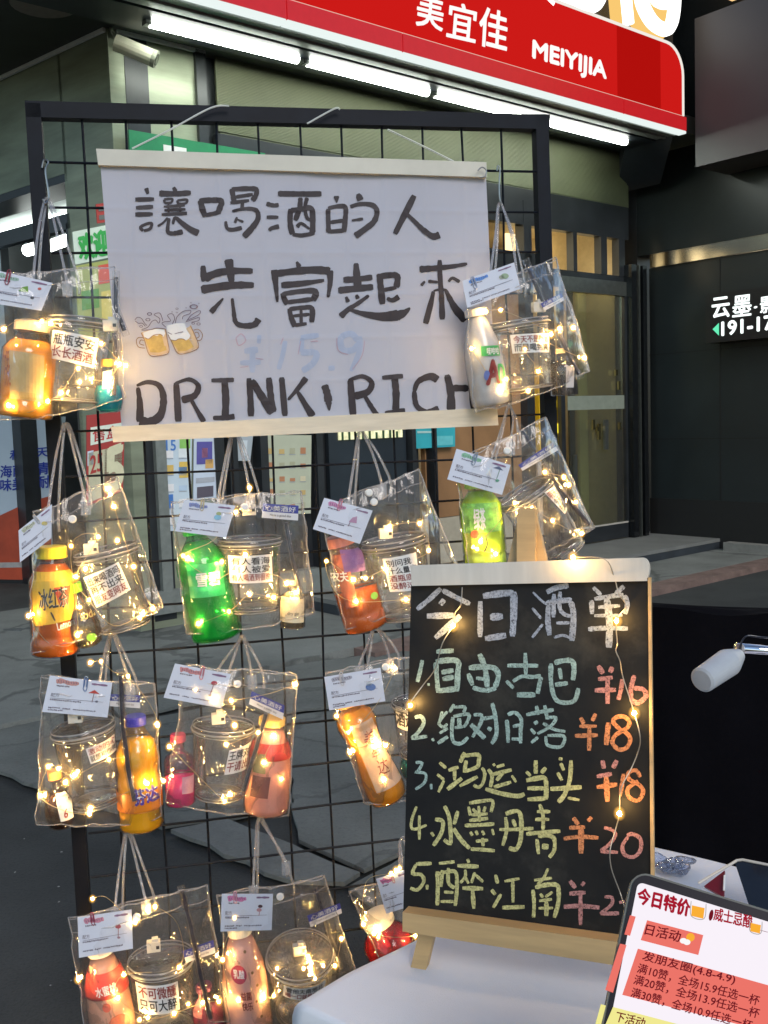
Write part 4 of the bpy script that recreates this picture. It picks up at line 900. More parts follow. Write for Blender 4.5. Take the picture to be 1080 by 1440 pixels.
def bag(q, hook, anchors, label, seed, hem=.10, snap=None, depth=.075, crumple=1.0, bottom_sag=.01, s_hook=False):
    o0 = RP(*hook, .02); th_ = thing('drink_bag', o0, label, 'bag', GB); f0 = FRONT; b0 = FRONT - depth
    def front(u, v):
        p = RP(*quad_pt(q, u, v), f0); edge = min(u, 1 - u, 1, (1 - v)) * 4; bul = min(1, max(edge, 0)) ** .6
        d = (.016 * bul + .010 * crumple * noise2(u * 1.3, v * 1.2, seed)) * min(1, v * 5 + .3)
        return p + nr * d + er * (.004 * crumple * noise2(v * 2, u, seed + 3)) + V((0, 0, .005 * crumple * noise2(u * 2, v * .5, seed + 5) - bottom_sag * v * sin(pi * u)))
    def backp(u, v):
        p = RP(*quad_pt(q, u, v), b0); return p + nr * (.008 * crumple * noise2(u, v, seed + 9)) + V((0, 0, .004 * sin(u * 9 + seed) * (1 if v < .1 else .4) - bottom_sag * v * sin(pi * u)))
    b = MB(); b.grid(front, 22, 22); b.grid(backp, 14, 14)
    for uu in (0, 1):
        b.grid(lambda a, v: front(uu, v).lerp(backp(uu, v), a) + er * (-.012 if uu == 0 else .012) * (-sin(pi * a)) * min(1, 1.2 * v + .2), 4, 16)
    b.grid(lambda u, a: front(u, 1).lerp(backp(u, 1), a), 14, 3)
    b.build('pouch', m_film, th_, smooth=True)
    b = MB()
    for uu in (0, 1): b.tube([front(uu, i / 16) for i in range(17)], .0012, 6)
    b.tube([front(i / 16, 1) for i in range(17)], .0012, 6); b.tube([backp(i / 12, 1) for i in range(13)], .0013, 6)
    b.tube([backp(1, i / 12) for i in range(13)], .0012, 6)
    b.tube([front(i / 16, 0) for i in range(17)], .0013, 6); b.tube([backp(i / 12, 0) for i in range(13)], .0013, 6)
    b.tube([front(i / 16, hem) for i in range(17)], .0009, 6)
    b.build('seam', m_seam, th_, smooth=True)
    top = RP(*hook, .016)
    a1, a2, a3, a4 = anchors
    for i, (pa, pb, of, dx) in enumerate(((a1, a3, f0 - .002, -1), (a2, a4, b0, 1))):
        A = RP(*pa, of); B = RP(*pb, of)
        tp = top + er * .002 * dx + nr * (.004 if i == 0 else -.004)
        m1 = A.lerp(tp, .55) + nr * .010 + er * -.004; m2 = B.lerp(tp, .55) + nr * .010 + er * .004
        lo1 = A + V((0, 0, -.03)); lo2 = B + V((0, 0, -.03))
        pts = [lo1, A, m1, tp + er * -.006 + V((0, 0, -.008)), tp + V((0, 0, .003)), tp + er * .006 + V((0, 0, -.008)), m2, B, lo2]
        b = MB(); b.tube(smooth_path(pts, 7), .0027, 8, flat=.7); b.build('handle', m_handle, th_, smooth=True)
    for p in anchors[:1] + anchors[2:3]:
        c = RP(*p, f0 + .006); b = MB(); b.box(c + V((0, 0, -.013)), er * .009, nr * .0015, V((0, 0, .014))); b.build('handle_tab', m_seam, th_)
    if snap:
        for sx in snap:
            c = RP(*sx, f0 + .012); Mx = Matrix.Translation(c) @ nr.to_track_quat('Z', 'Y').to_matrix().to_4x4()
            b = MB(); b.lathe([(0, -.002), (.0075, -.002), (.0075, .001), (.0055, .003), (0, .0032)], Mx, 16); b.build('snap_button', m_snap, th_)
    return th_
BK = {}
def bprof(kind, L, r):
    P = {'soda': [(.0, 0), (.80, 0), (.97, .02), (1.0, .06), (.97, .10), (1.0, .14), (1.0, .40), (.955, .46), (.90, .50), (.955, .55), (1.0, .60), (.97, .68), (.82, .76), (.55, .84), (.40, .885), (.37, .90), (.37, .925)],
         'tea': [(.0, 0), (.86, 0), (.98, .015), (1.0, .05), (1.0, .16), (.95, .18), (1.0, .20), (1.0, .66), (.98, .70), (.80, .77), (.56, .84), (.50, .865), (.50, .90)],
         'waist': [(.0, 0), (.72, 0), (.94, .025), (1.0, .10), (.96, .22), (.84, .36), (.72, .48), (.74, .56), (.90, .66), (1.0, .75), (.92, .82), (.62, .87), (.45, .90), (.42, .93)],
         'milk': [(.0, 0), (.85, 0), (.98, .02), (1.0, .08), (1.0, .38), (.97, .50), (.86, .66), (.62, .82), (.46, .90), (.44, .925)],
         'round': [(.0, 0), (.55, .0), (.85, .05), (1.0, .20), (1.0, .34), (.85, .50), (.55, .60), (.38, .68), (.36, .86)],
         'square': [(.0, 0), (.92, 0), (1.0, .02), (1.0, .60), (.90, .68), (.50, .74), (.40, .78), (.40, .90)]}[kind]
    return [(max(a * r, 1e-5), z * L) for a, z in P]
def bottle(Tp, Bp, wpx, label, liq, clear, cap, kind='soda', off=.075, fill=.9, cap_r=None, prints=(), bands=(), cat='bottle', tilt=0, capmat=None, ribs=False, name='drink_bottle'):
    M, L = axis_frame(Tp, Bp, off, tilt); r = wpx * .5 * mpp(*Bp, off); prof = bprof(kind, L, r)
    th_ = thing(name, M.translation, label, cat, 'bottles in the drink bags')
    sq = 1.0
    b = MB(); b.lathe(prof, M, 28, wob=(lambda a, z: 1 + (.025 * cos(5 * a) if z < L * .08 else 0) + (.012 * cos(8 * a) if ribs else 0))); b.build('shell', clear, th_, smooth=True)
    zt = L * fill; inner = [(p[0] * .94, p[1] + .0015) for p in prof if p[1] < zt]
    rz = prof[-1][0]
    for (r0, z0), (r1, z1) in zip(prof[:-1], prof[1:]):
        if z0 <= zt <= z1: rz = (r0 + (r1 - r0) * (zt - z0) / max(z1 - z0, 1e-6))
    inner += [(rz * .94, zt), (0.00001, zt)]
    b = MB(); b.lathe(inner, M, 24); b.build('drink', liq, th_, smooth=True)
    cr = (cap_r or (prof[-1][0] / r * 1.25)) * r; z0 = prof[-1][1]; b = MB()
    b.lathe([(0, z0 - L * .005), (cr, z0 - L * .004), (cr, L - .002), (cr * .9, L), (0, L)], M, 26, wob=lambda a, z: 1 + .02 * cos(26 * a)); b.build('cap', cap, th_)
    D = drape_on(M, prof, off)
    for (z0, z1, mm, eps) in bands:
        pr = [(0, 0)]; zz = [z0 + (z1 - z0) * i / 8 for i in range(9)]; pp = []
        for z in zz:
            z *= L; rr_ = prof[-1][0]
            for (r0, za), (r1, zb_) in zip(prof[:-1], prof[1:]):
                if za <= z <= zb_ and zb_ - za > 1e-7: rr_ = r0 + (r1 - r0) * (z - za) / (zb_ - za); break
            pp.append((rr_ + eps, z))
        b = MB(); n = len(pp); b.lathe([(pp[0][0] - .0001, pp[0][1])] + pp, M, 28)
        b.f = [f for f in b.f if len(f) == 4]; b.build('label', mm, th_, smooth=True)
    if wpx > 50 and off > .065:
        for f_ in (.18, .42, .66): BACKLIGHTS.append(M @ V((r * .25 * sin(f_ * 40), r + .010, L * f_)))  # extra unseen bulbs added behind the bottle to backlight its drink
    byk = {}
    for pr in prints:
        mm = pr[1]; mb = byk.setdefault(mm.name, (MB(), mm))[0]; pf = lambda x, y, o=0: RP(x, y, off + r * .9 + o)
        if pr[0] == 'T': Tq(mb, pr[2], pr[3], 0, 0, 1, 1, pf, 0, pr[4] if len(pr) > 4 else .03, drape=D(.0026))
        elif pr[0] == 'Q': quad(mb, pr[2], pf, 0, D(.0014), 10, 6)
        elif pr[0] == 'S': stroke(mb, pr[2], pr[3], pf, 0, drape=D(.0024))
        elif pr[0] == 'D': disc(mb, pr[2], pr[3], pr[4], pf, 0, drape=D(.0020))
    for mb, mm in byk.values(): mb.build('print', mm, th_)
    return th_, D
def cup(Tp, Bp, wt, wb, label, sq_, lines, off=.07, tilt=0.0, domed=True, st_over=None):
    M, L = axis_frame(Tp, Bp, off, tilt); k = mpp(*Bp, off); rt = wt * .5 * k; rb = wb * .5 * k
    th_ = thing('plastic_cup', M.translation, label, 'cup', 'clear plastic cups in the drink bags')
    prof = [(rb * .98, 0), (rb, .004), (rb + (rt * .95 - rb) * .5, L * .5), (rt * .95, L * .93), (rt * .95, L * .94)]
    b = MB(); b.lathe([(1e-5, .006), (rb * .9, .006), (rb * .93, 0)] + prof, M, 36, wob=lambda a, z: 1 + .006 * sin(3 * a + z * 40)); b.build('body', m_cup, th_, smooth=True)
    b = MB(); b.lathe([(rt * .96, L * .93), (rt * .99, L * .95), (rt * .98, L), (rt * .90, L * 1.01), (rt * .86, L * .985), (1e-5, L * .99)], M, 36); b.build('lid', m_cup, th_, smooth=True)
    for rr_, z, w in ((rt * 1.0, L * .945, .0021), (rt * .97, L * 1.0, .0015), (rt * .955, L * .90, .0009), (rb * .97, .002, .0017), (rb * .90, .006, .0010)):
        b = MB(); b.tube([M @ V((rr_ * cos(a), rr_ * sin(a), z)) for a in [2 * pi * i / 40 for i in range(40)]], w, 6, closed=True); b.build('rim', m_rim, th_, smooth=True)
    D = drape_on(M, prof, off); pf = lambda x, y, o=0: RP(x, y, off + rb * .95 + o)
    st = MB(); quad(st, sq_, pf, 0, D(.0015), 12, 5); so = st.build('sticker', m_stick, th_)
    n = len(lines); bk = MB(); rd = MB()
    for i, (s, red) in enumerate(lines):
        v0 = .07 + i * .88 / n; v1 = v0 + .78 / n; tx_ = MB()
        ul = .05; ur = .95
        if len(s) < 4 and n > 2: ur = .8
        Tq(rd if red else bk, s, sq_, ul, v0, ur, v1, pf, 0, .025, drape=D(.0022))
    if bk.v: bk.build('lettering', m_blkink, th_)
    if rd.v: rd.build('lettering', m_redink, th_)
    return th_
def straw(pts, label, w=.0042, off=.10, sleeve=True):
    P = [RP(x, y, off) for x, y in pts]
    t_ = thing('straw', P[-1], label, 'straw', 'dark straws in the drink bags')
    b = MB(); b.tube(P, w, 8); b.build('tube', m_straw, t_)
    if sleeve: b = MB(); b.tube([P[0] + (P[0] - P[1]).normalized() * .012] + P + [P[-1] + (P[-1] - P[-2]).normalized() * .01], w * 1.7, 8, flat=.6); b.build('sleeve', m_strawb, t_)
micro = random.Random(5)
def card(q, label, colr, icon, off=.128, seed=0, clip=(.45, .0), clipc=(.45, .1, .15)):
    c = RP(*quad_pt(q, .5, .5), off); t_ = thing('recipe_card', c, label, 'card', 'recipe cards clipped on the drink bags')
    cw = lambda x, y, o=0: RP(x, y, off + o)
    b = MB(); b.prism([cw(*q[3]), cw(*q[2]), cw(*q[1]), cw(*q[0])], nr, .0006); b.build('paper', m_card, t_)
    b = MB(); m1 = K('card_col%.2f%.2f%.2f' % colr, colr, rough=.7, var=.15, scale=200)
    wpx = sqrt((q[1][0] - q[0][0]) ** 2 + (q[1][1] - q[0][1]) ** 2); hpx = sqrt((q[3][0] - q[0][0]) ** 2 + (q[3][1] - q[0][1]) ** 2)
    stroke(b, [quad_pt(q, .12, .14), quad_pt(q, .22, .11), quad_pt(q, .34, .15), quad_pt(q, .48, .13)], hpx * .13, cw, .0008, hpx * .10, jag=.25); b.build('title_smear', m1, t_)
    b = MB(); mm = K('card_ink', (.12, .10, .14), rough=.7)
    r_ = random.Random(seed)
    for u in [.15 + .04 * i for i in range(8)]: stroke(b, [quad_pt(q, u, .08 + r_.uniform(0, .04)), quad_pt(q, u + .015, .16)], hpx * .018, cw, .0012, jag=.2)
    Tq(b, '配方', q, .08, .46, .21, .56, cw, .0010, .0)
    def micro_line(v, u0, u1):
        u = u0
        while u < u1:
            w = r_.uniform(.012, .028); stroke(b, [quad_pt(q, u, v + r_.uniform(-.008, .008)), quad_pt(q, u + w, v + r_.uniform(-.008, .008))], hpx * .034, cw, .001, jag=.4); u += w + r_.uniform(.004, .012)
    micro_line(.25, .14, .34); micro_line(.64, .08, .55); micro_line(.86, .08, .25); micro_line(.86, .30, .42); micro_line(.86, .46, .8)
    if seed % 2: micro_line(.92, .08, .3)
    stroke(b, [quad_pt(q, .08, .60), quad_pt(q, .90, .58)], .5, cw, .001, jag=.1); b.build('print', mm, t_)
    b = MB(); stroke(b, [quad_pt(q, .68, .10), quad_pt(q, .93, .10)], hpx * .05, cw, .001, jag=.3); b.build('heading_line', K('card_head', (.22, .13, .22), rough=.7, var=.4, scale=300), t_)
    for kind, c_, u, v, s in icon:
        b = MB(); mi = K('icon%.2f%.2f%.2f' % c_, c_, rough=.7)
        P = quad_pt(q, u, v)
        if kind == 'd': disc(b, P, wpx * s, wpx * s * .7, cw, .0012)
        elif kind == 'l': stroke(b, [P, quad_pt(q, u - .01, v + s)], 1.0, cw, .0011, jag=.05)
        elif kind == 't': polyp(b, [quad_pt(q, u - .09, v), quad_pt(q, u + .09, v), quad_pt(q, u, v - .10)], cw, .0012)
        elif kind == 'm': polyp(b, [quad_pt(q, u - .09, v + .07), quad_pt(q, u - .05, v - .08), quad_pt(q, u + .03, v - .15), quad_pt(q, u + .07, v + .05)][::-1], cw, .0012)
        b.build('drawing', mi, t_)
    cp = quad_pt(q, *clip); b = MB(); s = wpx * .055
    loop = [(-.5, 2.0), (-.5, -.6), (0, -1.1), (.5, -.6), (.5, 2.4), (0, 3.1), (-.55, 2.4), (-.28, 1.4), (-.28, -.1), (0, -.45), (.28, -.1), (.28, 1.9)]
    ang = math.atan2(q[1][1] - q[0][1], q[1][0] - q[0][0])
    pts = [RP(cp[0] + (x * cos(ang) - y * sin(ang)) * s, cp[1] + (x * sin(ang) + y * cos(ang)) * s, off + .0022) for x, y in loop]
    b.tube(smooth_path(pts, 4), .0008, 6); b.build('paper_clip', K('clip%.2f%.2f' % clipc[:2], clipc, rough=.35, metal=.3), t_)
def header(q, label, txt='心美酒好', off=.118):
    c = RP(*quad_pt(q, .5, .5), off); t_ = thing('header_label', c, label, 'label', 'blue and white header labels in the bags')
    cw = lambda x, y, o=0: RP(x, y, off + o)
    b = MB(); b.prism([cw(*quad_pt(q, 0, .55)), cw(*quad_pt(q, 1, .55)), cw(*q[1]), cw(*q[0])], nr, .0008); b.build('blue_band', m_blue, t_)
    b = MB(); b.prism([cw(*q[3]), cw(*q[2]), cw(*quad_pt(q, 1, .551)), cw(*quad_pt(q, 0, .551))], nr, .0008); b.build('white_band', m_hw, t_)
    b = MB(); Tq(b, txt, q, .08, .10, .92, .48, cw, .0012, .02); b.build('lettering', m_hw, t_)
    b = MB(); Tq(b, 'Have a good day', q, .22, .66, .80, .88, cw, .0012, .0); b.build('script', m_blkink, t_)
ledmesh = {}
def lights(pts, wire, label, batt=None, off=.122, offs=None):
    """one fairy-light string: battery box, wire, diodes"""
    c = RP(*(batt or pts[0]), off); t_ = thing('fairy_light_string', c, label, 'fairy lights', 'warm fairy light strings in the bags')
    W = [RP(x, y, off + .006 * sin(i * 1.7)) for i, (x, y) in enumerate(wire)]
    b = MB(); b.tube(smooth_path(W, 5), .00055, 5); b.build('wire', m_wire, t_, smooth=True)
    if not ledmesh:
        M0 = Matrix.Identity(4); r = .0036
        for nm, rr_, mt_ in (('core', .0027, m_led), ('drop', .0088, m_halo)):  # drop is the bloom halo shell around the diode
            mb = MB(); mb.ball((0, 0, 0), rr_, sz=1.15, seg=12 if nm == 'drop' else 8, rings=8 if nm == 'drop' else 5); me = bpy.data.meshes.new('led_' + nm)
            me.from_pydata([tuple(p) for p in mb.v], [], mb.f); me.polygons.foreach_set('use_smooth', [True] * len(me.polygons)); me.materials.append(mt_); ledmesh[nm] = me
    for i, (x, y) in enumerate(pts):
        p = RP(x, y, off + (offs[i] if offs else .004 + .004 * sin(i * 2.3)))
        s = [1, .8, 1.12, .9, 1.05][i % 5]
        d = bpy.data.objects.new('bulb_halo', ledmesh['drop']); col.objects.link(d); d.parent = t_; d.location = p - ORG[t_.name]; d.scale = (s, s, s)
        d2 = bpy.data.objects.new('diode', ledmesh['core']); col.objects.link(d2); d2.parent = d
    for p in BACKLIGHTS:
        d = bpy.data.objects.new('bulb_halo', ledmesh['drop']); col.objects.link(d); d.parent = t_; d.location = p - ORG[t_.name]; d.scale = (.62, .62, .62)  # added unseen bulb that backlights a bottle
        d2 = bpy.data.objects.new('diode', ledmesh['core']); col.objects.link(d2); d2.parent = d  # diode of the added unseen bulb
    if len(BACKLIGHTS) > 1:
        b = MB(); b.tube(smooth_path(BACKLIGHTS, 5), .00055, 5); b.build('wire', m_wire, t_)  # wire between the added unseen bulbs
    BACKLIGHTS.clear()
    if batt:
        cb = RP(*batt, off - .018); b = MB(); b.box(cb, er * .013, nr * .008, V((0, 0, .010))); b.box(cb + V((0, 0, .013)) + er * .003, er * .006, nr * .006, V((0, 0, .003))); b.build('battery_box', m_batt, t_)
        b = MB(); b.box(cb + nr * .0095 + er * .008, er * .003, nr * .001, V((0, 0, .003))); b.build('switch', m_blkink, t_)
clear = film('bottle_clear', (.93, .93, .93), veil=.04, refl=.8, rough=.05, bump=.15, bscale=30)
def tintclear(n, c, veil=.01): return film(n, tuple(x ** .25 for x in c), veil=veil, refl=.55, rough=.05, bump=.15, bscale=30, veilc=c)
WHT = K('cap_white', (.70, .68, .62), rough=.4, var=.05); PR_W = K('print_white', (.75, .75, .73), rough=.5, var=.05)

# ---- bag 1: upper left, orange drink and cup
bag([(-26, 388), (162, 376), (176, 560), (-22, 592)], (67, 282), [(46, 402), (54, 400), (94, 396), (110, 392)], 'clear bag at the rack upper left with orange drink hung on a metal hook', 1, crumple=1.1)
b = MB(); b.tube(smooth_path([RP(x, y, .018) for x, y in [(59, 236), (62, 225), (68, 228), (64, 240), (67, 262), (69, 278), (64, 286), (60, 280)]], 5), .0017, 6); b.build('metal_hook', K('hookm', (.4, .4, .4), metal=1, rough=.3), label='bent silver wire hook on the upper left mesh of the rack', cat='hook')
bottle((46, 452), (34, 588), 76, 'orange drink bottle leaning in the upper left bag', liquid('liq_orange', (1.0, .46, .05), 0.85, transl=.22), tintclear('sh_or', (.97, .8, .5)), K('cap_clear', (.55, .45, .3), rough=.3), 'tea', fill=.8,
       prints=[('Q', K('tan_label', (.42, .30, .12), rough=.4, var=.15), [(12, 492), (62, 500), (60, 566), (14, 560)]), ('T', K('orange_ink', (.35, .09, .01)), '农夫果园', [(2, 490), (10, 492), (16, 545), (6, 545)], .0)])
cup((113, 449), (108, 566), 88, 72, 'tilted clear cup with sticker about full and empty bottles in the upper left bag', [(73, 463), (139, 476), (132, 518), (67, 502)], [('瓶瓶安安', 0), ('长长酒酒', 1)])
bottle((151, 505), (153, 580), 40, 'small round bottle of turquoise liquor by the banner edge', liquid('liq_teal', (0.02, 0.52, 0.72), 0.8, transl=.22), tintclear('sh_bl', (.7, .9, .97)), K('cap_orange', (.6, .35, .06)), 'round', off=.085, fill=.5, prints=[('Q', PR_W, [(143, 522), (157, 520), (157, 545), (144, 547)])])
straw([(163, 390), (163, 434), (175, 465)], 'short bent dark straw against the left banner edge', off=.10); straw([(160, 468), (163, 500), (160, 556)], 'twisted dark straw over the turquoise bottle', off=.112)
card([(-14, 378), (74, 398), (58, 437), (-26, 424)], 'recipe card with green hill drawing at the upper left bag', (.30, .45, .38), [('m', (.16, .32, .06), .62, .42, 0), ('d', (.5, .12, .1), .84, .28, .03), ('d', (.05, .05, .06), .78, .62, .03)], seed=1, clip=(.30, .02), clipc=(.35, .06, .09))
lights([(5, 463), (59, 452), (71, 455), (142, 483), (168, 512), (177, 514), (128, 533), (152, 533), (151, 541), (86, 552), (67, 564), (110, 518), (12, 570), (112, 537)],
       [(5, 463), (30, 448), (59, 452), (71, 455), (100, 470), (142, 483), (160, 500), (168, 512), (150, 533), (128, 533), (110, 518), (86, 552), (67, 564), (40, 580), (12, 570)], 'fairy lights in the upper left bag with the orange drink', (155, 458))
# ---- bag 2: iced tea
bag([(46, 722), (166, 672), (229, 852), (44, 918)], (93, 598), [(68, 716), (82, 726), (120, 704), (127, 694)], 'crumpled clear bag with yellow capped iced tea hanging left of the green soda', 2, snap=[(102, 730)], crumple=1.3)
yel = K('cap_yellow', (.62, .50, .02), rough=.35, var=.05)
bottle((72, 768), (78, 920), 66, 'iced tea bottle with yellow cap and amber drink', liquid('liq_tea', (0.75, 0.16, 0.01), 0.85, transl=.22), tintclear('sh_tea', (.98, .9, .75)), yel, 'tea', fill=.84,
       prints=[('Q', K('label_yellow', (.60, .38, .03), rough=.4, var=.12), [(44, 806), (108, 803), (110, 870), (46, 882)]), ('Q', K('label_red', (.42, .05, .02)), [(76, 826), (98, 824), (96, 850), (84, 852)]), ('T', m_blkink, '冰红茶', [(54, 829), (97, 824), (97, 853), (56, 859)], .02), ('T', PR_W, '冰红茶', [(55, 830), (96, 825), (96, 852), (57, 858)], .0),
               ('S', m_blkink, [(72, 860), (78, 872)], 2.5), ('T', PR_W, 'Lemon', [(80, 876), (104, 868), (104, 880), (82, 886)], .02)])
cup((148, 772), (176, 882), 90, 72, 'tilted clear cup with three-line sticker in the iced tea bag', [(116, 814), (167, 789), (184, 829), (135, 856)], [('出来喝酒吗', 0), ('再不出来', 0), ('朋友变网友', 1)])
bottle((103, 820), (126, 908), 44, 'small clear bottle with bright green cap beside the iced tea', liquid('liq_clear', (0.405, 0.365, 0.216), .18), clear, K('cap_green', (.16, .42, .02), rough=.3), 'round', off=.088, fill=.6, cap_r=.46, prints=[('T', K('gold_ink', (.55, .42, .15)), 'soda', [(112, 862), (134, 854), (136, 866), (114, 873)], .02), ('D', K('leafgr', (.2, .5, .05)), (129, 896), 7, 6)])
card([(26, 746), (73, 709), (72, 757), (28, 791)], 'recipe card with small yellow drawing tilted steeply on the iced tea bag', (.45, .47, .35), [('d', (.55, .45, .15), .78, .40, .07)], seed=2, clip=(.5, .0), clipc=(.5, .5, .5))
lights([(160, 712), (155, 695), (151, 687), (138, 755), (107, 811), (188, 797), (125, 844), (201, 863), (197, 869), (109, 893), (40, 866), (112, 854), (215, 856), (100, 768), (120, 800), (165, 760)],
       [(150, 680), (155, 695), (160, 712), (172, 750), (188, 797), (205, 840), (215, 856), (201, 863), (160, 880), (125, 844), (107, 811), (138, 755), (100, 768), (109, 893), (70, 905), (40, 866)], 'fairy lights spilling over the iced tea bag', (128, 772))
# ---- bag 3: green soda
bag([(240, 706), (424, 690), (442, 862), (262, 892)], (330, 606), [(306, 706), (312, 708), (352, 696), (364, 694)], 'clear bag with green soda bottle hanging under the banner middle', 3, snap=[(344, 713)], crumple=1.1)
gr = tintclear('sh_green', (.10, .78, .22), .06)
bottle((272, 738), (306, 897), 72, 'green lemon soda bottle in the bag under the banner', liquid('liq_green', (.012, .50, .09), 0.65, transl=.22), gr, K('cap_dkgreen', (.01, .30, .06), rough=.3), 'soda', fill=.86, ribs=False,
       prints=[('Q', K('label_green', (.01, .36, .09), rough=.35), [(262, 795), (312, 790), (318, 836), (268, 842)]), ('T', PR_W, '雪碧', [(275, 806), (309, 802), (311, 822), (277, 826)], .03, )])
cup((351, 757), (356, 858), 90, 74, 'clear cup with three-line sticker beside the green soda bottle', [(321, 782), (382, 779), (384, 818), (324, 821)], [('有人看海', 0), ('有人被爱', 0), ('有人喝酒到很晚', 1)])
bottle((412, 815), (411, 882), 36, 'small square clear liquor bottle with pale label at the bag corner', liquid('liq_c2', (0.608, 0.54, 0.378), .35), clear, K('cap_c', (.6, .55, .4)), 'square', off=.09, fill=.7, prints=[('Q', K('pale_label', (.55, .50, .36)), [(394, 834), (429, 835), (428, 876), (395, 875)]), ('T', m_blkink, 'dry gin', [(404, 860), (420, 860), (420, 866), (404, 866)], .0)])
straw([(402, 735), (412, 790), (424, 842)], 'long dark straw over the small square bottle', off=.112)
header([(370, 708), (420, 711), (419, 732), (368, 728)], 'header label above the clear cup in the green soda bag')
card([(259, 703), (331, 711), (318, 756), (246, 747)], 'recipe card with blue jar drawing on the green soda bag', (.22, .27, .50), [('d', (.25, .50, .65), .73, .42, .07), ('d', (.35, .40, .2), .73, .30, .05)], seed=3, clip=(.36, .0), clipc=(.5, .45, .3))
lights([(351, 686), (258, 782), (264, 785), (328, 805), (403, 820), (416, 833), (351, 836), (279, 877), (332, 720), (300, 814), (385, 840), (322, 860), (345, 780), (312, 790)],
       [(351, 686), (345, 705), (332, 720), (300, 760), (258, 782), (300, 814), (328, 805), (384, 808), (403, 820), (416, 833), (385, 840), (351, 836), (322, 860), (279, 877)], 'fairy lights round the green soda bottle', (350, 717))
# ---- bag 4: cola/orange bottle left of the blackboard top
bag([(450, 716), (588, 660), (652, 815), (486, 886)], (508, 606), [(490, 704), (499, 700), (537, 682), (549, 676)], 'clear bag with dark orange drink half behind the blackboard top left', 4, snap=[(519, 693), (526, 706)], crumple=.9)
bottle((478, 752), (516, 883), 64, 'dark orange fruit drink bottle tilted beside the blackboard', liquid('liq_dkor', (0.7, 0.15, 0.02), 0.85, transl=.22), tintclear('sh_do', (.95, .85, .75)), K('cap_pinkd', (.45, .16, .15)), 'tea', fill=.42,
       prints=[('Q', K('lab_purple', (.16, .07, .22), var=.2), [(480, 775), (512, 772), (514, 802), (484, 806)]), ('Q', K('lab_red2', (.30, .07, .04), var=.3), [(468, 784), (486, 780), (504, 850), (488, 858)]), ('T', PR_W, '农夫', [(466, 806), (489, 802), (490, 817), (469, 820)], .03), ('D', K('leafgr', (.2, .5, .05)), (527, 838), 6, 5)])
cup((553, 757), (572, 866), 92, 76, 'clear cup whose sticker is cut off by the blackboard edge', [(538, 786), (584, 776), (592, 828), (549, 833)], [('别问我', 0), ('什么量度', 0), ('酒瓶底', 1), ('没醉过', 1)])
card([(456, 700), (524, 718), (506, 765), (440, 744)], 'recipe card with pink feather drawing beside the blackboard', (.50, .22, .38), [('m', (.45, .25, .38), .72, .42, 0), ('l', (.2, .1, .15), .66, .48, .14)], seed=4, clip=(.34, .0), clipc=(.5, .2, .3))
lights([(590, 736), (459, 789), (542, 800), (514, 813), (501, 846), (571, 843), (603, 774), (497, 815), (548, 740)],
       [(548, 740), (590, 736), (603, 774), (571, 790), (542, 800), (514, 813), (497, 815), (459, 789), (470, 830), (501, 846), (571, 843)], 'fairy lights in the dark orange drink bag beside the blackboard', (542, 750))
# ---- bag 5: upper right, white bottle
bag([(654, 410), (782, 364), (830, 522), (668, 580)], (704, 288), [(688, 398), (694, 410), (728, 392), (738, 398)], 'clear bag at the banner right end with white bottle on a hook', 5, crumple=1.0)
b = MB(); b.tube(smooth_path([RP(x, y, .018) for x, y in [(699, 240), (700, 233), (703, 238), (702, 260), (703, 280), (706, 288)]], 5), .0015, 6); b.build('metal_hook', K('hookm', (.4, .4, .4), metal=1, rough=.3), label='thin silver wire hook right of the banner top', cat='hook')
bottle((668, 434), (692, 570), 56, 'white yogurt drink bottle with red letter A over the banner edge', liquid('liq_milk', (0.9, 0.9, 0.9), 1, transl=.22), film('sh_milk', (.95, .95, .95), veil=.3, refl=.6, bump=.1), K('cap_w2', (.55, .56, .6)), 'milk', off=.085, fill=.9,
       prints=[('Q', K('label_green2', (.02, .30, .06)), [(676, 487), (703, 485), (704, 500), (677, 501)]), ('T', PR_W, '哇哈哈', [(684, 489), (702, 488), (702, 498), (684, 499)], .02), ('T', m_redink, 'A', [(683, 508), (699, 506), (702, 538), (684, 541)], .05), ('T', K('label_green2', (.02, .30, .06)), 'D', [(700, 512), (709, 511), (710, 538), (700, 539)], .04), ('D', K('bluedot', (.1, .15, .4)), (684, 528), 4, 7)])
bpy.data.materials['print_red'].node_tree
cup((728, 452), (741, 548), 88, 74, 'clear cup with two-line sticker in the upper right bag', [(718, 471), (776, 468), (775, 495), (722, 497)], [('今天不是喝酒', 1), ('而是喝到爽', 0)])
bottle((790, 490), (794, 556), 38, 'small clear liquor bottle in the upper right bag corner', liquid('liq_c3', (0.405, 0.405, 0.405), .12), clear, K('cap_c', (.6, .55, .4)), 'square', off=.085, fill=.7, prints=[('Q', K('greylab', (.4, .4, .42)), [(795, 515), (808, 515), (806, 545), (795, 545)])])
straw([(742, 372), (765, 430)], 'dark straw above the cup in the upper right bag', off=.108); straw([(786, 468), (800, 500), (814, 526)], 'dark straw over the small bottle in the upper right bag', off=.108)
header([(760, 427), (789, 412), (794, 422), (766, 437)], 'small header label tilted at the upper right bag', '心美酒好')
card([(650, 395), (723, 369), (732, 406), (657, 433)], 'recipe card with lime sketch tilted up at the banner right edge', (.10, .25, .60), [('d', (.32, .42, .28), .78, .36, .07), ('d', (.35, .38, .3), .72, .36, .05)], seed=5, clip=(.2, .1), clipc=(.4, .45, .6))
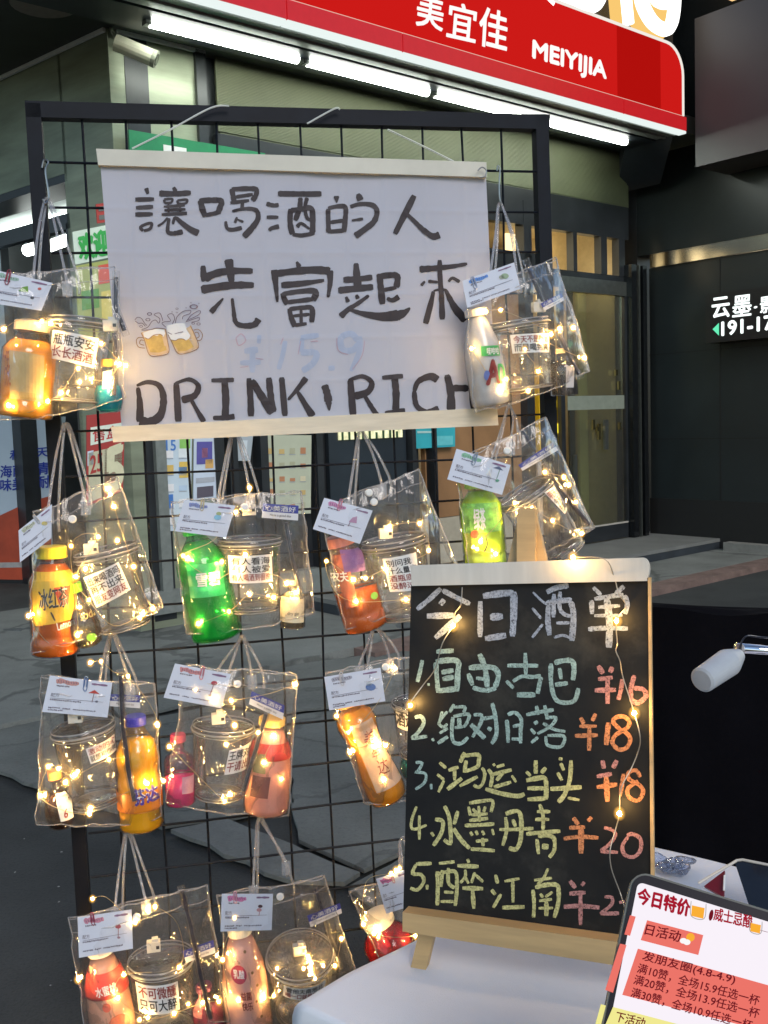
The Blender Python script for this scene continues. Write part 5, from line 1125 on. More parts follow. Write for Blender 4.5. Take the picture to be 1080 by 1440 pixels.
lights([(683, 438), (704, 436), (787, 462), (763, 480), (738, 491), (757, 522), (663, 490), (705, 548), (743, 550), (806, 461), (822, 503), (712, 533), (775, 470)],
       [(683, 438), (704, 436), (740, 450), (775, 466), (787, 462), (806, 461), (822, 503), (763, 480), (738, 491), (757, 522), (743, 550), (705, 548), (663, 490)], 'fairy lights in the upper right bag with the white bottle', (757, 432))
# ---- bag 6: green tea, right middle
bag([(640, 650), (768, 588), (834, 742), (662, 815)], (716, 572), [(690, 650), (696, 650), (718, 622), (728, 612)], 'clear bag with green tea bottle standing above the blackboard', 6, snap=[(713, 634)], crumple=1.1)
bottle((672, 672), (684, 800), 62, 'green tea bottle with lime label above the blackboard', liquid('liq_lime', (.55, .85, .05), 0.95, transl=.22), tintclear('sh_lime', (.8, .95, .6)), K('cap_lg', (.35, .65, .12)), 'tea', off=.07, fill=.86,
       prints=[('Q', K('leaf_label', (.20, .52, .08), var=.6, scale=60), [(650, 710), (700, 706), (706, 746), (654, 752)]), ('T', PR_W, '绿茶', [(666, 716), (678, 714), (682, 744), (668, 746)], .02), ('S', m_blkink, [(680, 752), (684, 764), (680, 776)], 1.6), ('D', K('rd', (.5, .08, .03)), (669, 752), 5, 6)])
cup((738, 690), (792, 778), 84, 70, 'strongly tilted clear cup with small square sticker above the blackboard', [(763, 692), (784, 683), (806, 714), (795, 723)], [('明天', 1), ('今天', 0), ('先喝', 0)], off=.08)
straw([(764, 652), (790, 690), (828, 738)], 'thick dark straw lying across the tilted cup', w=.0048, off=.118); straw([(733, 604), (752, 634)], 'short dark straw end above the blue header label', off=.108)
header([(729, 654), (778, 621), (785, 633), (735, 662)], 'wide header label tilted above the tilted cup', '心美酒好')
card([(642, 631), (718, 654), (706, 696), (629, 674)], 'recipe card with green title above the green tea bottle', (.22, .45, .30), [('l', (.2, .3, .25), .84, .22, .34), ('d', (.1, .3, .2), .85, .6, .035), ('t', (.1, .12, .2), .81, .24, 0)], seed=6, clip=(.36, .04), clipc=(.25, .32, .42))
lights([(793, 671), (724, 707), (748, 715), (777, 732), (818, 750), (676, 762), (671, 772), (697, 779), (728, 722), (800, 682), (766, 664), (810, 706)],
       [(766, 664), (793, 671), (800, 682), (810, 706), (818, 750), (777, 732), (748, 715), (728, 722), (724, 707), (697, 740), (676, 762), (671, 772), (697, 779)], 'fairy lights in the green tea bag above the blackboard', None)
# ---- bag 7: orange soda
bag([(58, 952), (218, 962), (228, 1150), (52, 1158)], (158, 892), [(140, 962), (148, 962), (183, 962), (192, 958)], 'clear bag with blue capped orange soda on the left post of the rack', 7, snap=None, crumple=1.2)
bottle((190, 1006), (199, 1164), 62, 'orange soda bottle with blue cap and purple lettering', liquid('liq_fanta', (1.0, .50, .015), 1, transl=.22), tintclear('sh_fan', (.98, .85, .5)), K('cap_blue', (.02, .025, .35), rough=.35), 'soda', off=.085, fill=.80,
       bands=[(.20, .37, K('fanta_band', (.55, .17, .01), rough=.4, var=.1), .0008)], prints=[('T', K('purple_ink', (.06, .03, .25)), '芬达', [(186, 1110), (223, 1100), (224, 1126), (190, 1132)], .05), ('T', PR_W, '芬达', [(188, 1111), (221, 1102), (222, 1122), (191, 1129)], .02)])
cup((116, 1020), (136, 1128), 88, 74, 'tilted clear cup with two-line sticker beside the orange soda', [(121, 1051), (166, 1038), (167, 1061), (128, 1073)], [('激动的心', 1), ('就想和你喝', 0)])
bottle((76, 1083), (88, 1163), 42, 'small brown liquor bottle with white label and orange cap', liquid('liq_brown', (0.06, 0.022, 0.008), .85), tintclear('sh_br', (.75, .5, .3)), K('cap_or2', (.45, .14, .03)), 'round', off=.088, fill=.62, prints=[('Q', PR_W, [(77, 1119), (98, 1117), (103, 1152), (86, 1155)]), ('T', m_redink, '6', [(90, 1138), (95, 1137), (96, 1149), (91, 1150)], .03), ('T', m_blkink, 'whisky', [(79, 1121), (95, 1119), (95, 1123), (80, 1125)], .0)])
straw([(170, 950), (173, 1020), (180, 1080), (189, 1126)], 'long dark straw in front of the orange soda bottle', w=.0046, off=.128)
header([(155, 976), (197, 978), (197, 996), (154, 993)], 'purple and white header label over the orange soda cap')
card([(70, 950), (158, 960), (151, 1009), (59, 1001)], 'recipe card with red umbrella drawing on the orange soda bag', (.48, .24, .22), [('t', (.45, .06, .05), .74, .36, 0), ('l', (.2, .1, .1), .74, .36, .26), ('d', (.1, .1, .15), .80, .58, .025)], seed=7, clip=(.58, .02), clipc=(.12, .2, .4))
lights([(127, 932), (180, 951), (221, 1019), (82, 1081), (57, 1119), (63, 1118), (153, 1068), (127, 1137), (126, 1145), (207, 1102), (68, 1078), (142, 930), (105, 1090), (230, 1098), (92, 1100)],
       [(127, 932), (142, 930), (160, 945), (180, 951), (210, 990), (221, 1019), (207, 1060), (153, 1068), (105, 1090), (82, 1081), (68, 1078), (57, 1119), (90, 1140), (126, 1145), (127, 1137), (207, 1102)], 'fairy lights in the orange soda bag', (106, 1008))
# ---- bag 8: pink drinks
bag([(262, 936), (418, 948), (406, 1146), (232, 1128)], (340, 896), [(306, 944), (322, 946), (354, 950), (370, 948)], 'clear bag with pink mini bottle and coral yogurt drink in the rack middle', 8, snap=[(334, 962)], crumple=1.0)
bottle((250, 1032), (254, 1130), 42, 'small hot pink liquor bottle in the middle bag', liquid('liq_pink', (0.95, 0.08, 0.32), 0.85, transl=.22), tintclear('sh_pk', (.97, .6, .75)), K('cap_mag', (.35, .03, .09)), 'square', off=.085, fill=.42, prints=[('Q', K('pinklab', (.55, .25, .33)), [(256, 1092), (273, 1092), (272, 1116), (256, 1116)])])
cup((314, 1018), (308, 1118), 88, 72, 'upright clear cup with half-hidden sticker between two pink drinks', [(322, 1053), (357, 1048), (349, 1086), (315, 1088)], [('王牌对', 0), ('干请出', 1)])
bottle((383, 1008), (374, 1141), 66, 'coral drink bottle with red shoulder band in the middle bag', liquid('liq_coral', (1.0, .50, .42), 1, transl=.22), tintclear('sh_co', (.97, .75, .65)), K('cap_ylw2', (.6, .40, .12)), 'milk', off=.085, fill=.86,
       bands=[(.60, .76, K('red_band', (.55, .05, .04), rough=.35), .001)], prints=[('Q', K('greenbrown', (.20, .18, .08)), [(356, 1062), (374, 1062), (373, 1088), (356, 1088)]), ('Q', K('brownlab', (.22, .08, .06)), [(356, 1092), (380, 1092), (376, 1122), (352, 1122)])])
straw([(374, 1004), (358, 1060), (342, 1112)], 'dark straw crossing the coral drink bottle', off=.122)
header([(354, 972), (400, 992), (398, 1012), (350, 990)], 'header label slanting down above the coral bottle')
card([(246, 933), (325, 948), (311, 996), (230, 981)], 'recipe card with red cocktail glass drawing in the rack middle', (.52, .22, .22), [('d', (.42, .06, .08), .76, .34, .055), ('l', (.3, .1, .1), .76, .38, .30), ('d', (.3, .25, .28), .755, .70, .03)], seed=8, clip=(.50, .03), clipc=(.55, .2, .25))
lights([(325, 985), (301, 983), (385, 1034), (318, 1047), (371, 1072), (324, 1117), (316, 1127), (415, 962), (363, 1030), (238, 1050), (395, 1095), (275, 970), (330, 1020)],
       [(415, 962), (380, 975), (325, 985), (301, 983), (330, 1020), (318, 1047), (363, 1030), (385, 1034), (371, 1072), (395, 1095), (324, 1117), (316, 1127), (238, 1050)], 'fairy lights in the middle bag of pink drinks', (307, 1010))
# ---- bag 9: pulpy orange
bag([(458, 946), (600, 918), (612, 1112), (512, 1130)], (528, 880), [(504, 940), (517, 936), (548, 928), (560, 920)], 'clear bag with peach labelled orange drink left of the blackboard', 9, snap=[(542, 938)], crumple=1.0)
bottle((486, 980), (548, 1124), 58, 'waisted orange juice bottle with peach label and red characters', liquid('liq_or9', (1.0, .40, .03), 1, transl=.22), tintclear('sh_or9', (.98, .8, .55)), K('cap_or9', (.6, .3, .08)), 'waist', off=.085, fill=.88,
       prints=[('Q', K('peach_label', (.60, .40, .27), rough=.4, var=.1), [(492, 1022), (524, 1010), (568, 1098), (530, 1116)]), ('T', m_redink, '美', [(511, 1028), (524, 1024), (528, 1048), (513, 1052)], .0), ('T', m_redink, '年', [(523, 1056), (534, 1052), (536, 1066), (525, 1070)], .0), ('T', m_redink, '达', [(529, 1070), (545, 1066), (549, 1086), (533, 1090)], .0)])
cup((592, 985), (596, 1060), 84, 70, 'clear cup mostly hidden behind the blackboard left edge', [(560, 1000), (600, 1000), (600, 1030), (562, 1030)], [('酒逢知己', 0)], off=.06)
bottle((590, 1030), (592, 1096), 60, 'teal liquor bottle peeking out behind the blackboard', liquid('liq_teal2', (0.01, 0.297, 0.324), .7), tintclear('sh_tl', (.7, .9, .9)), WHT, 'round', off=.06, fill=.5)
card([(456, 952), (535, 939), (542, 986), (463, 999)], 'recipe card with blue dish drawing left of the blackboard', (.36, .36, .42), [('d', (.10, .18, .40), .78, .52, .09), ('d', (.5, .55, .6), .76, .42, .05), ('l', (.1, .15, .3), .80, .15, .1)], seed=9, clip=(.30, .05), clipc=(.6, .6, .65))
lights([(473, 1007), (490, 1030), (542, 1048), (533, 1046), (540, 1096), (530, 1043), (556, 940), (492, 1058)], [(556, 940), (530, 990), (490, 1030), (473, 1007), (500, 1050), (530, 1043), (542, 1048), (550, 1070), (540, 1096)], 'fairy lights round the waisted orange juice bottle', None)
# ---- bag 10: peach drink bottom left
bag([(96, 1292), (290, 1244), (322, 1432), (128, 1500)], (180, 1172), [(162, 1276), (172, 1280), (205, 1268), (217, 1262)], 'clear bag with peach drink at the rack bottom left', 10, snap=[(192, 1290)], crumple=1.1)
bottle((140, 1326), (166, 1484), 66, 'peach water bottle with red shoulder label at the bottom left', liquid('liq_peach', (1.0, .56, .40), 1, transl=.22), tintclear('sh_pe', (.98, .8, .7)), WHT, 'milk', off=.08, fill=.86,
       bands=[(.60, .80, K('peach_red', (.55, .05, .035), rough=.4, var=.1), .001)], prints=[('T', PR_W, '水蜜桃', [(132, 1392), (164, 1382), (166, 1396), (136, 1404)], .02), ('D', K('peachd', (.6, .12, .07)), (150, 1416), 6, 6), ('D', K('peachd2', (.55, .15, .08)), (168, 1440), 15, 14)])
cup((226, 1346), (234, 1450), 92, 78, 'clear cup with large sticker in the bottom left bag', [(190, 1386), (250, 1379), (253, 1420), (195, 1428)], [('不可微醺', 1), ('只可大醉', 0)])
bottle((286, 1384), (298, 1460), 44, 'small pink liquor bottle in the bottom left bag', liquid('liq_pk10', (0.608, 0.1, 0.189), .7), tintclear('sh_p10', (.9, .6, .7)), K('cap_plum', (.12, .03, .08)), 'square', off=.08, fill=.6, prints=[('Q', K('pinklab2', (.6, .22, .25)), [(270, 1396), (282, 1394), (284, 1432), (272, 1434)])])
straw([(256, 1254), (268, 1300), (282, 1370), (296, 1432)], 'long dark straw in a sleeve down the bottom left bag', w=.0046, off=.124)
header([(256, 1338), (300, 1322), (303, 1340), (262, 1354)], 'header label with torn blue top over the bottom left cup')
card([(109, 1290), (185, 1279), (187, 1334), (111, 1347)], 'recipe card with pink title at the rack bottom left', (.52, .22, .30), [('d', (.35, .06, .08), .74, .38, .055), ('l', (.3, .1, .1), .745, .40, .26), ('d', (.35, .2, .25), .745, .66, .03)], seed=10, clip=(.27, .02), clipc=(.3, .05, .1))
lights([(218, 1275), (208, 1281), (110, 1377), (174, 1371), (166, 1403), (252, 1360), (208, 1431), (245, 1425), (130, 1264), (190, 1297), (285, 1410), (265, 1412), (308, 1408), (196, 1434)],
       [(130, 1264), (150, 1262), (190, 1297), (208, 1281), (218, 1275), (250, 1300), (252, 1360), (174, 1371), (166, 1403), (208, 1431), (245, 1425), (285, 1410), (308, 1408)], 'fairy lights in the bottom left bag', (216, 1330))
# ---- bag 11: pink yogurt bottom middle
bag([(306, 1258), (456, 1234), (502, 1370), (330, 1492)], (366, 1152), [(356, 1246), (362, 1248), (402, 1212), (412, 1240)], 'clear bag with pink dotted drink bottle next to the white table', 11, snap=[(394, 1261)], crumple=1.1)
bottle((336, 1300), (352, 1452), 68, 'pink dotted drink bottle with heart badge next to the white table', liquid('liq_pk11', (1.0, .60, .52), 1, transl=.22), tintclear('sh_p11', (.98, .85, .8)), WHT, 'milk', off=.085, fill=.88, cap_r=.48,
       prints=[('D', K('heartr', (.42, .05, .08)), (336, 1372), 11, 12), ('T', PR_W, '乳酸', [(328, 1366), (344, 1365), (344, 1376), (329, 1377)], .02), ('T', m_redink, '益菌', [(338, 1394), (353, 1392), (354, 1404), (339, 1405)], .02), ('T', m_redink, '快乐', [(340, 1408), (355, 1406), (356, 1418), (341, 1419)], .02)] +
              [('D', K('dots_brown', (.25, .13, .06)), p, 2, 2) for p in [(345, 1343), (369, 1342), (355, 1369), (362, 1386), (361, 1407), (368, 1429)]])
cup((418, 1322), (426, 1418), 94, 78, 'clear cup with lid tilted toward the camera beside the white table', [(396, 1366), (455, 1361), (452, 1384), (396, 1389)], [('管他天南地北', 0), ('喝一口就是朋友', 1)], tilt=.30)
straw([(444, 1248), (462, 1310), (480, 1362)], 'dark straw beside the white table corner', off=.112)
header([(432, 1288), (478, 1270), (481, 1284), (437, 1304)], 'blue header label slanting up beside the lidded cup')
card([(312, 1257), (384, 1257), (382, 1308), (310, 1310)], 'upright recipe card with dancer doodle at the bottom middle bag', (.55, .18, .36), [('d', (.08, .04, .05), .76, .34, .045), ('d', (.5, .28, .3), .74, .44, .05), ('l', (.4, .2, .25), .75, .48, .12)], seed=11, clip=(.26, .02), clipc=(.6, .3, .4))
lights([(313, 1350), (335, 1407), (371, 1403), (438, 1355), (427, 1362), (471, 1358), (385, 1400), (433, 1345), (390, 1362), (455, 1358), (480, 1320), (330, 1290)],
       [(330, 1290), (313, 1350), (335, 1407), (371, 1403), (385, 1400), (390, 1362), (427, 1362), (438, 1355), (455, 1358), (471, 1358), (480, 1320)], 'fairy lights in the bag with the pink dotted bottle', (421, 1335))
# ---- bag 12: red drink
bag([(490, 1254), (600, 1226), (626, 1340), (545, 1372)], (566, 1180), [(560, 1240), (566, 1240), (578, 1236), (586, 1232)], 'clear bag with dark red drink tucked between blackboard and white table', 12, snap=None, crumple=1.0)
bottle((528, 1286), (580, 1400), 72, 'dark red drink bottle with wide white cap below the blackboard', liquid('liq_red', (0.45, 0.012, 0.02), 0.9, transl=.22), tintclear('sh_rd', (.9, .4, .4)), WHT, 'tea', off=.07, fill=.9, cap_r=.62)
card([(529, 1236), (574, 1222), (572, 1276), (543, 1285)], 'recipe card half hidden by the blackboard lower left corner', (.55, .16, .34), [], seed=12, clip=(.5, .1), clipc=(.6, .3, .4))
lights([(526, 1313), (550, 1228), (557, 1224), (562, 1221), (511, 1300), (584, 1316), (532, 1318)], [(562, 1221), (550, 1228), (515, 1240), (511, 1300), (526, 1313), (555, 1318), (584, 1316)], 'fairy lights round the dark red drink', None)
# ================================================================== TABLE, EASEL BLACKBOARD, TABLET, LAMP
TZ = .75
m_cloth = mat('table_cloth', (.70, .71, .74), rough=.85, var=.05, scale=4, bump=.25, bscale=900)
table = thing('table', (.3, 1.0, 0), 'white cloth covered table under the blackboard at the lower right', 'table')
c0_ = ground(420, 1404, TZ); _a = (ground(600, 1315, TZ) - c0_).normalized(); _b0 = ground(917, 1190, TZ); bdir = (ground(1025, 1216, TZ) - _b0).normalized()
_den = _a.x * -bdir.y + bdir.x * _a.y; _t = ((_b0.x - c0_.x) * -bdir.y + bdir.x * (_b0.y - c0_.y)) / _den; c1_ = c0_ + _a * _t; c2_ = c1_ + bdir * 1.5
fdir = (ground(505, 1440, TZ) - c0_).normalized(); c3_ = c0_ + fdir * .85
cr1 = ground(484, 1368, TZ); cr2 = ground(640, 1393, TZ)
crd = (cr2 - cr1).normalized(); crn = V((-crd.y, crd.x, 0))
def tabz(p):
    d = (p - cr1).dot(crn); z = 0
    if d < 0: z = max(d * .10, -.012)
    c = .0016 * max(0, 1 - abs(((p.x * .8 + p.y * .6) * 3.1 + .07 * sin(p.x * 9)) % 1 - .5) * 22) + .0012 * max(0, 1 - abs(((p.x * .6 - p.y * .8) * 2.7) % 1 - .5) * 26)
    return V((p.x, p.y, TZ + z + c + .0012 * sin(p.x * 23) * sin(p.y * 17)))
ring = []
def edge(a, c, n): return [a.lerp(c, i / n) for i in range(n)]
out = edge(c0_, c1_, 60) + edge(c1_, c2_, 70) + edge(c2_, c3_, 60) + edge(c3_, c0_, 60)
cen = (c0_ + c1_ + c2_ + c3_) / 4
b = MB(); N = len(out); rows = 70; P = []
for j in range(rows + 1):
    for p in out: P.append(tabz(cen.lerp(p, j / rows)))
F = []
for j in range(rows):
    for i in range(N): F.append((j * N + i, j * N + (i + 1) % N, (j + 1) * N + (i + 1) % N, (j + 1) * N + i))
base = len(P)
prev = rows * N
for k, (dz, dout) in enumerate([(.006, .005), (.016, .008), (.05, .010), (.15, .014), (.35, .02), (.72, .028)]):
    st = len(P)
    for i, p in enumerate(out):
        o_ = (p - cen); o_.z = 0; o_.normalize(); w = 1 + .5 * sin(i * .30) * (dz / .3); P.append(tabz(p) + o_ * dout * w - V((0, 0, dz)))
    for i in range(N): F.append((prev + i, prev + (i + 1) % N, st + (i + 1) % N, st + i))
    prev = st
b.add(P, F); b.build('cloth', m_cloth, table, smooth=True)
# ---- easel with blackboard
m_pine = mat('pine_wood', (.50, .33, .15), rough=.55, var=.15, scale=8, stretch=(1, 1, 10)); m_pale = mat('pale_wood', (.55, .52, .46), rough=.5, var=.10, scale=8, stretch=(8, 1, 1))
m_bb, t, o = mat_new('blackboard'); p = t.nodes.new("ShaderNodeBsdfPrincipled"); p.inputs['Roughness'].default_value = .5; p.inputs['Specular IOR Level'].default_value = .2
n = noise(t, 7, 6, .7); r = ramp(t, n.outputs[0], [(.38, (.008, .008, .009)), (.52, (.013, .0125, .012)), (.68, (.040, .038, .032))]); t.links.new(r.outputs[0], p.inputs['Base Color']); t.links.new(p.outputs[0], o.inputs[0])
easel = thing('easel_blackboard', BP(588, 1380), 'chalk menu blackboard on a small pine easel with yuan prices', 'blackboard')
def bpr(name, q, m, off, th):
    b = MB(); b.prism([BP(*p, off) for p in (q[3], q[2], q[1], q[0])], nb, th); return b.build(name, m, easel)
bpr('board', [(578, 822), (911, 812), (916, 1330), (567, 1284)], m_bb, 0, .006)
bpr('top_rail', [(577, 795), (905, 784), (910, 817), (579, 824)], m_pale, .010, .018)
b = MB(); # rounded right end of the top rail
ptr = BP(905, 800, .010); b.prism([BP(905, 784, .0102), BP(905, 817.2, .0102)] [::-1] + [BP(905 + 8 * sin(a), 800.5 - 16 * cos(a), .0102) for a in [pi * k / 8 for k in range(0, 9)]][::1][1:-1], nb, .0184); b.build('rail_end', m_pale, easel)
bpr('side_strip', [(911, 812), (915, 812), (921, 1330), (916, 1330)], m_pine, .003, .014)
bpr('ledge', [(566, 1283), (930, 1333), (930, 1368), (566, 1310)], m_pine, .022, .030)
def leg(name, p0, p1, w, off0, off1, th, m):
    a = BP(*p0, off0); c = BP(*p1, off1); s = (c - a).cross(nb).normalized() * w / 2; b = MB()
    b.box((a + c) / 2, (c - a) / 2, s, nb * th / 2); b.build(name, m, easel)
leg('leg', (744, 716), (585, 1381), .017, -.014, -.010, .012, m_pine)
leg('leg', (741, 716), (912, 1420), .017, -.014, -.010, .012, m_pine)
leg('hinge_block', (741, 716), (741, 792), .020, -.001, -.001, .012, m_pine)
a = BP(741, 722, -.020); ft = V((a.x + .06, a.y + .20, TZ)); b = MB(); b.box((a + ft) / 2, (ft - a) / 2, eb * .008, V((0, .006, 0))); b.build('back_leg', m_pine, easel)
# chalk writing: strokes traced on the board plane
CH = {'w': chalkmat('chalk_blue', (.40, .46, .56)), 'g': chalkmat('chalk_mint', (.40, .56, .52)), 'y': chalkmat('chalk_cream', (.72, .68, .30)), 'o': chalkmat('chalk_orange', (.72, .30, .14)), 'p': chalkmat('chalk_pink', (.58, .28, .26))}
kk = 6.353
def CK(ox, oy, items, c, w=30, k=kk, name='chalk_character'):
    b = MB()
    for it in items:
        if isinstance(it, tuple): ww, pts = it
        else: ww, pts = w, it
        stroke(b, sc(ox, oy, k, pts), ww / k, BP, .0008, None, 4, .12)
    b.build(name, CH[c], easel)
# row 1 今日酒单
CK(575, 810, [[(72, 298), (180, 210), (285, 110)], [(300, 126), (420, 190), (545, 250)], (46, [(280, 256), (315, 210)]), (56, [(160, 358), (400, 350)]), (56, [(235, 555), (460, 355)])], 'w', 44)
CK(575, 810, [(52, [(638, 225), (636, 545)]), (60, [(662, 180), (810, 158), (935, 150)]), (60, [(938, 140), (936, 360), (925, 540)]), (62, [(725, 368), (840, 360)]), (60, [(680, 560), (868, 530)])], 'w', 50)
CK(735, 810, [(20, [(92, 145), (180, 230), (240, 265)]), (26, [(85, 285), (165, 380)]), (26, [(85, 550), (180, 430)]), (50, [(215, 145), (300, 105), (410, 85)]), (48, [(230, 270), (225, 400), (240, 530)]), (46, [(210, 245), (330, 222), (440, 215)]), (52, [(430, 230), (455, 350), (440, 580)]), (40, [(280, 160), (275, 370)]), (36, [(335, 140), (330, 280), (370, 340), (430, 360)]), (28, [(300, 420), (420, 418)]), (24, [(280, 550), (360, 530), (440, 560)])], 'w', 34)
CK(735, 810, [(36, [(630, 100), (700, 170)]), (44, [(905, 90), (830, 160)]), (40, [(640, 205), (760, 185), (900, 165)]), (44, [(615, 215), (620, 340)]), (46, [(905, 175), (935, 240), (915, 340)]), (34, [(675, 280), (870, 265)]), (30, [(640, 355), (890, 350)]), (42, [(585, 475), (740, 465), (940, 470)]), (62, [(750, 200), (775, 400), (770, 640)])], 'w', 40)
# row 2  1.自由古巴 ¥16
CK(575, 900, [(36, [(120, 180), (100, 280), (75, 375)]), (22, [(175, 385), (175, 410)])], 'g')
CK(575, 900, [(44, [(245, 105), (400, 95)]), (44, [(240, 200), (250, 340), (262, 470)]), (50, [(240, 195), (350, 180), (440, 195), (436, 300), (430, 460)]), (44, [(290, 290), (400, 270)]), (44, [(300, 350), (400, 330)]), (50, [(262, 455), (430, 435)])], 'g', 40)
CK(575, 900, [(44, [(530, 300), (570, 405)]), (48, [(535, 250), (640, 240), (760, 250), (800, 320), (770, 420)]), (50, [(630, 125), (680, 250), (700, 420)]), (30, [(600, 340), (680, 350)]), (42, [(570, 425), (680, 450), (780, 430)])], 'g', 44)
CK(575, 900, [(36, [(880, 228), (1030, 228), (1155, 230)]), (36, [(1040, 115), (1045, 310)]), (36, [(930, 370), (1010, 325), (1100, 330), (1180, 320)]), (34, [(870, 365), (935, 430)]), (40, [(1180, 330), (1165, 400), (1150, 480)]), (48, [(965, 490), (1130, 490)])], 'g', 36)
CK(745, 900, [(42, [(190, 210), (190, 380), (225, 520), (300, 560), (400, 540), (435, 430)]), (46, [(220, 205), (300, 185), (380, 190), (395, 270), (385, 360)]), (36, [(265, 250), (280, 350)]), (40, [(225, 400), (340, 385)])], 'g', 40)
YEN16 = [(44, [(610, 230), (655, 300)]), (44, [(740, 240), (715, 290)]), (40, [(610, 350), (740, 335)]), (44, [(580, 450), (770, 445)]), (44, [(695, 330), (695, 570)])]
CK(745, 900, YEN16, 'p'); CK(745, 900, [(40, [(825, 350), (815, 440), (790, 535)])], 'p'); CK(745, 900, [(42, [(935, 315), (905, 430), (910, 530), (970, 560), (1040, 500), (1010, 440), (930, 430)])], 'p')
# row 3  2.绝对日落 ¥18
CK(570, 980, [(34, [(85, 185), (140, 175), (165, 230), (120, 310), (55, 370)]), (36, [(55, 372), (195, 352)]), (26, [(240, 370), (255, 395)])], 'g')
CK(570, 980, [(26, [(330, 130), (300, 240)]), (26, [(375, 130), (320, 200), (300, 240), (340, 270), (375, 240)]), (26, [(380, 280), (305, 325)]), (34, [(290, 415), (380, 355)]), (30, [(435, 65), (395, 140)]), (28, [(420, 95), (530, 90), (520, 140)]), (34, [(425, 180), (415, 300), (430, 400), (500, 415), (560, 360)]), (30, [(430, 175), (565, 155), (550, 230), (520, 270)]), (40, [(480, 190), (485, 280)]), (26, [(440, 275), (520, 265)])], 'g', 28)
CK(570, 980, [(32, [(610, 160), (680, 165), (670, 240), (600, 360)]), (44, [(585, 245), (650, 310), (710, 370)]), (34, [(690, 195), (760, 185), (815, 175)]), (38, [(775, 55), (805, 180), (815, 330), (770, 420)]), (34, [(735, 275), (770, 295)])], 'g', 34)
CK(570, 980, [(36, [(905, 205), (915, 300), (918, 410)]), (34, [(915, 160), (980, 140), (1035, 200), (1030, 300), (1030, 415)]), (30, [(950, 375), (1030, 378)]), (30, [(960, 265), (1020, 250)])], 'g', 36)
CK(740, 980, [(34, [(0, 160), (120, 135), (245, 115)]), (34, [(90, 80), (110, 160)]), (34, [(165, 75), (185, 180)]), (40, [(80, 215), (95, 245)]), (28, [(40, 285), (80, 330)]), (30, [(45, 410), (105, 360)]), (30, [(170, 190), (265, 185), (220, 260), (100, 330)]), (28, [(150, 235), (250, 290), (350, 310)]), (30, [(175, 350), (190, 430), (290, 450), (330, 420), (335, 350), (190, 345)])], 'g', 30)
CK(740, 980, [(36, [(485, 185), (515, 240)]), (36, [(620, 150), (590, 215)]), (32, [(475, 262), (630, 262)]), (38, [(435, 348), (640, 342)]), (40, [(565, 260), (562, 480)])], 'o'); CK(740, 980, [(48, [(735, 230), (715, 430)])], 'o')
CK(740, 980, [(38, [(850, 300), (780, 230), (800, 185), (870, 175), (920, 220), (900, 280), (800, 340), (770, 410), (830, 470), (900, 450), (930, 370), (880, 310), (850, 300)])], 'o')
# row 4  3.鸿运当头 ¥18
CK(570, 1055, [(26, [(92, 110), (150, 115), (110, 190), (90, 195), (180, 210), (170, 290), (90, 350)]), (24, [(230, 300), (232, 350)])], 'g')
CK(570, 1055, [(28, [(305, 110), (365, 160)]), (28, [(285, 215), (345, 265)]), (28, [(345, 270), (295, 375)]), (34, [(385, 180), (475, 150)]), (30, [(440, 150), (440, 270)]), (40, [(375, 350), (505, 250)]), (38, [(530, 20), (490, 110)]), (34, [(530, 50), (650, 40), (655, 100), (640, 150), (530, 190)]), (34, [(545, 90), (525, 200)]), (34, [(485, 320), (645, 235)]), (30, [(685, 155), (710, 210), (690, 300), (650, 330), (610, 310)])], 'y', 30)
CK(570, 1055, [(24, [(785, 120), (800, 140)]), (28, [(815, 150), (885, 130)]), (34, [(740, 170), (775, 230), (760, 330)]), (36, [(780, 215), (950, 175)]), (34, [(880, 190), (815, 270)]), (36, [(790, 330), (945, 285)]), (24, [(950, 225), (990, 285)]), (40, [(715, 345), (850, 385), (1000, 410), (1065, 390)])], 'y', 30)
CK(740, 1055, [(38, [(85, 90), (85, 210)]), (30, [(0, 190), (40, 230)]), (34, [(175, 155), (135, 205)]), (42, [(0, 270), (100, 250), (165, 250), (180, 330), (175, 440)]), (38, [(10, 340), (170, 340)]), (40, [(10, 440), (175, 430)])], 'y', 34)
CK(740, 1055, [(28, [(290, 75), (325, 80)]), (32, [(308, 115), (335, 180)]), (32, [(280, 200), (320, 270)]), (42, [(215, 345), (340, 340), (495, 330)]), (40, [(400, 90), (390, 260), (340, 400), (285, 465)]), (26, [(370, 425), (475, 445)])], 'y', 34)
CK(740, 1055, [(42, [(680, 90), (695, 165)]), (42, [(810, 90), (775, 160)]), (38, [(630, 235), (765, 210)])], 'p'); CK(740, 1055, [(40, [(630, 330), (815, 305)]), (48, [(715, 240), (725, 460)])], 'o'); CK(740, 1055, [(38, [(870, 210), (840, 410)])], 'o')
CK(740, 1055, [(36, [(1020, 240), (980, 180), (915, 200), (920, 260), (1010, 310), (1045, 370), (1000, 450), (920, 420), (905, 350), (960, 300), (1000, 275)])], 'o')
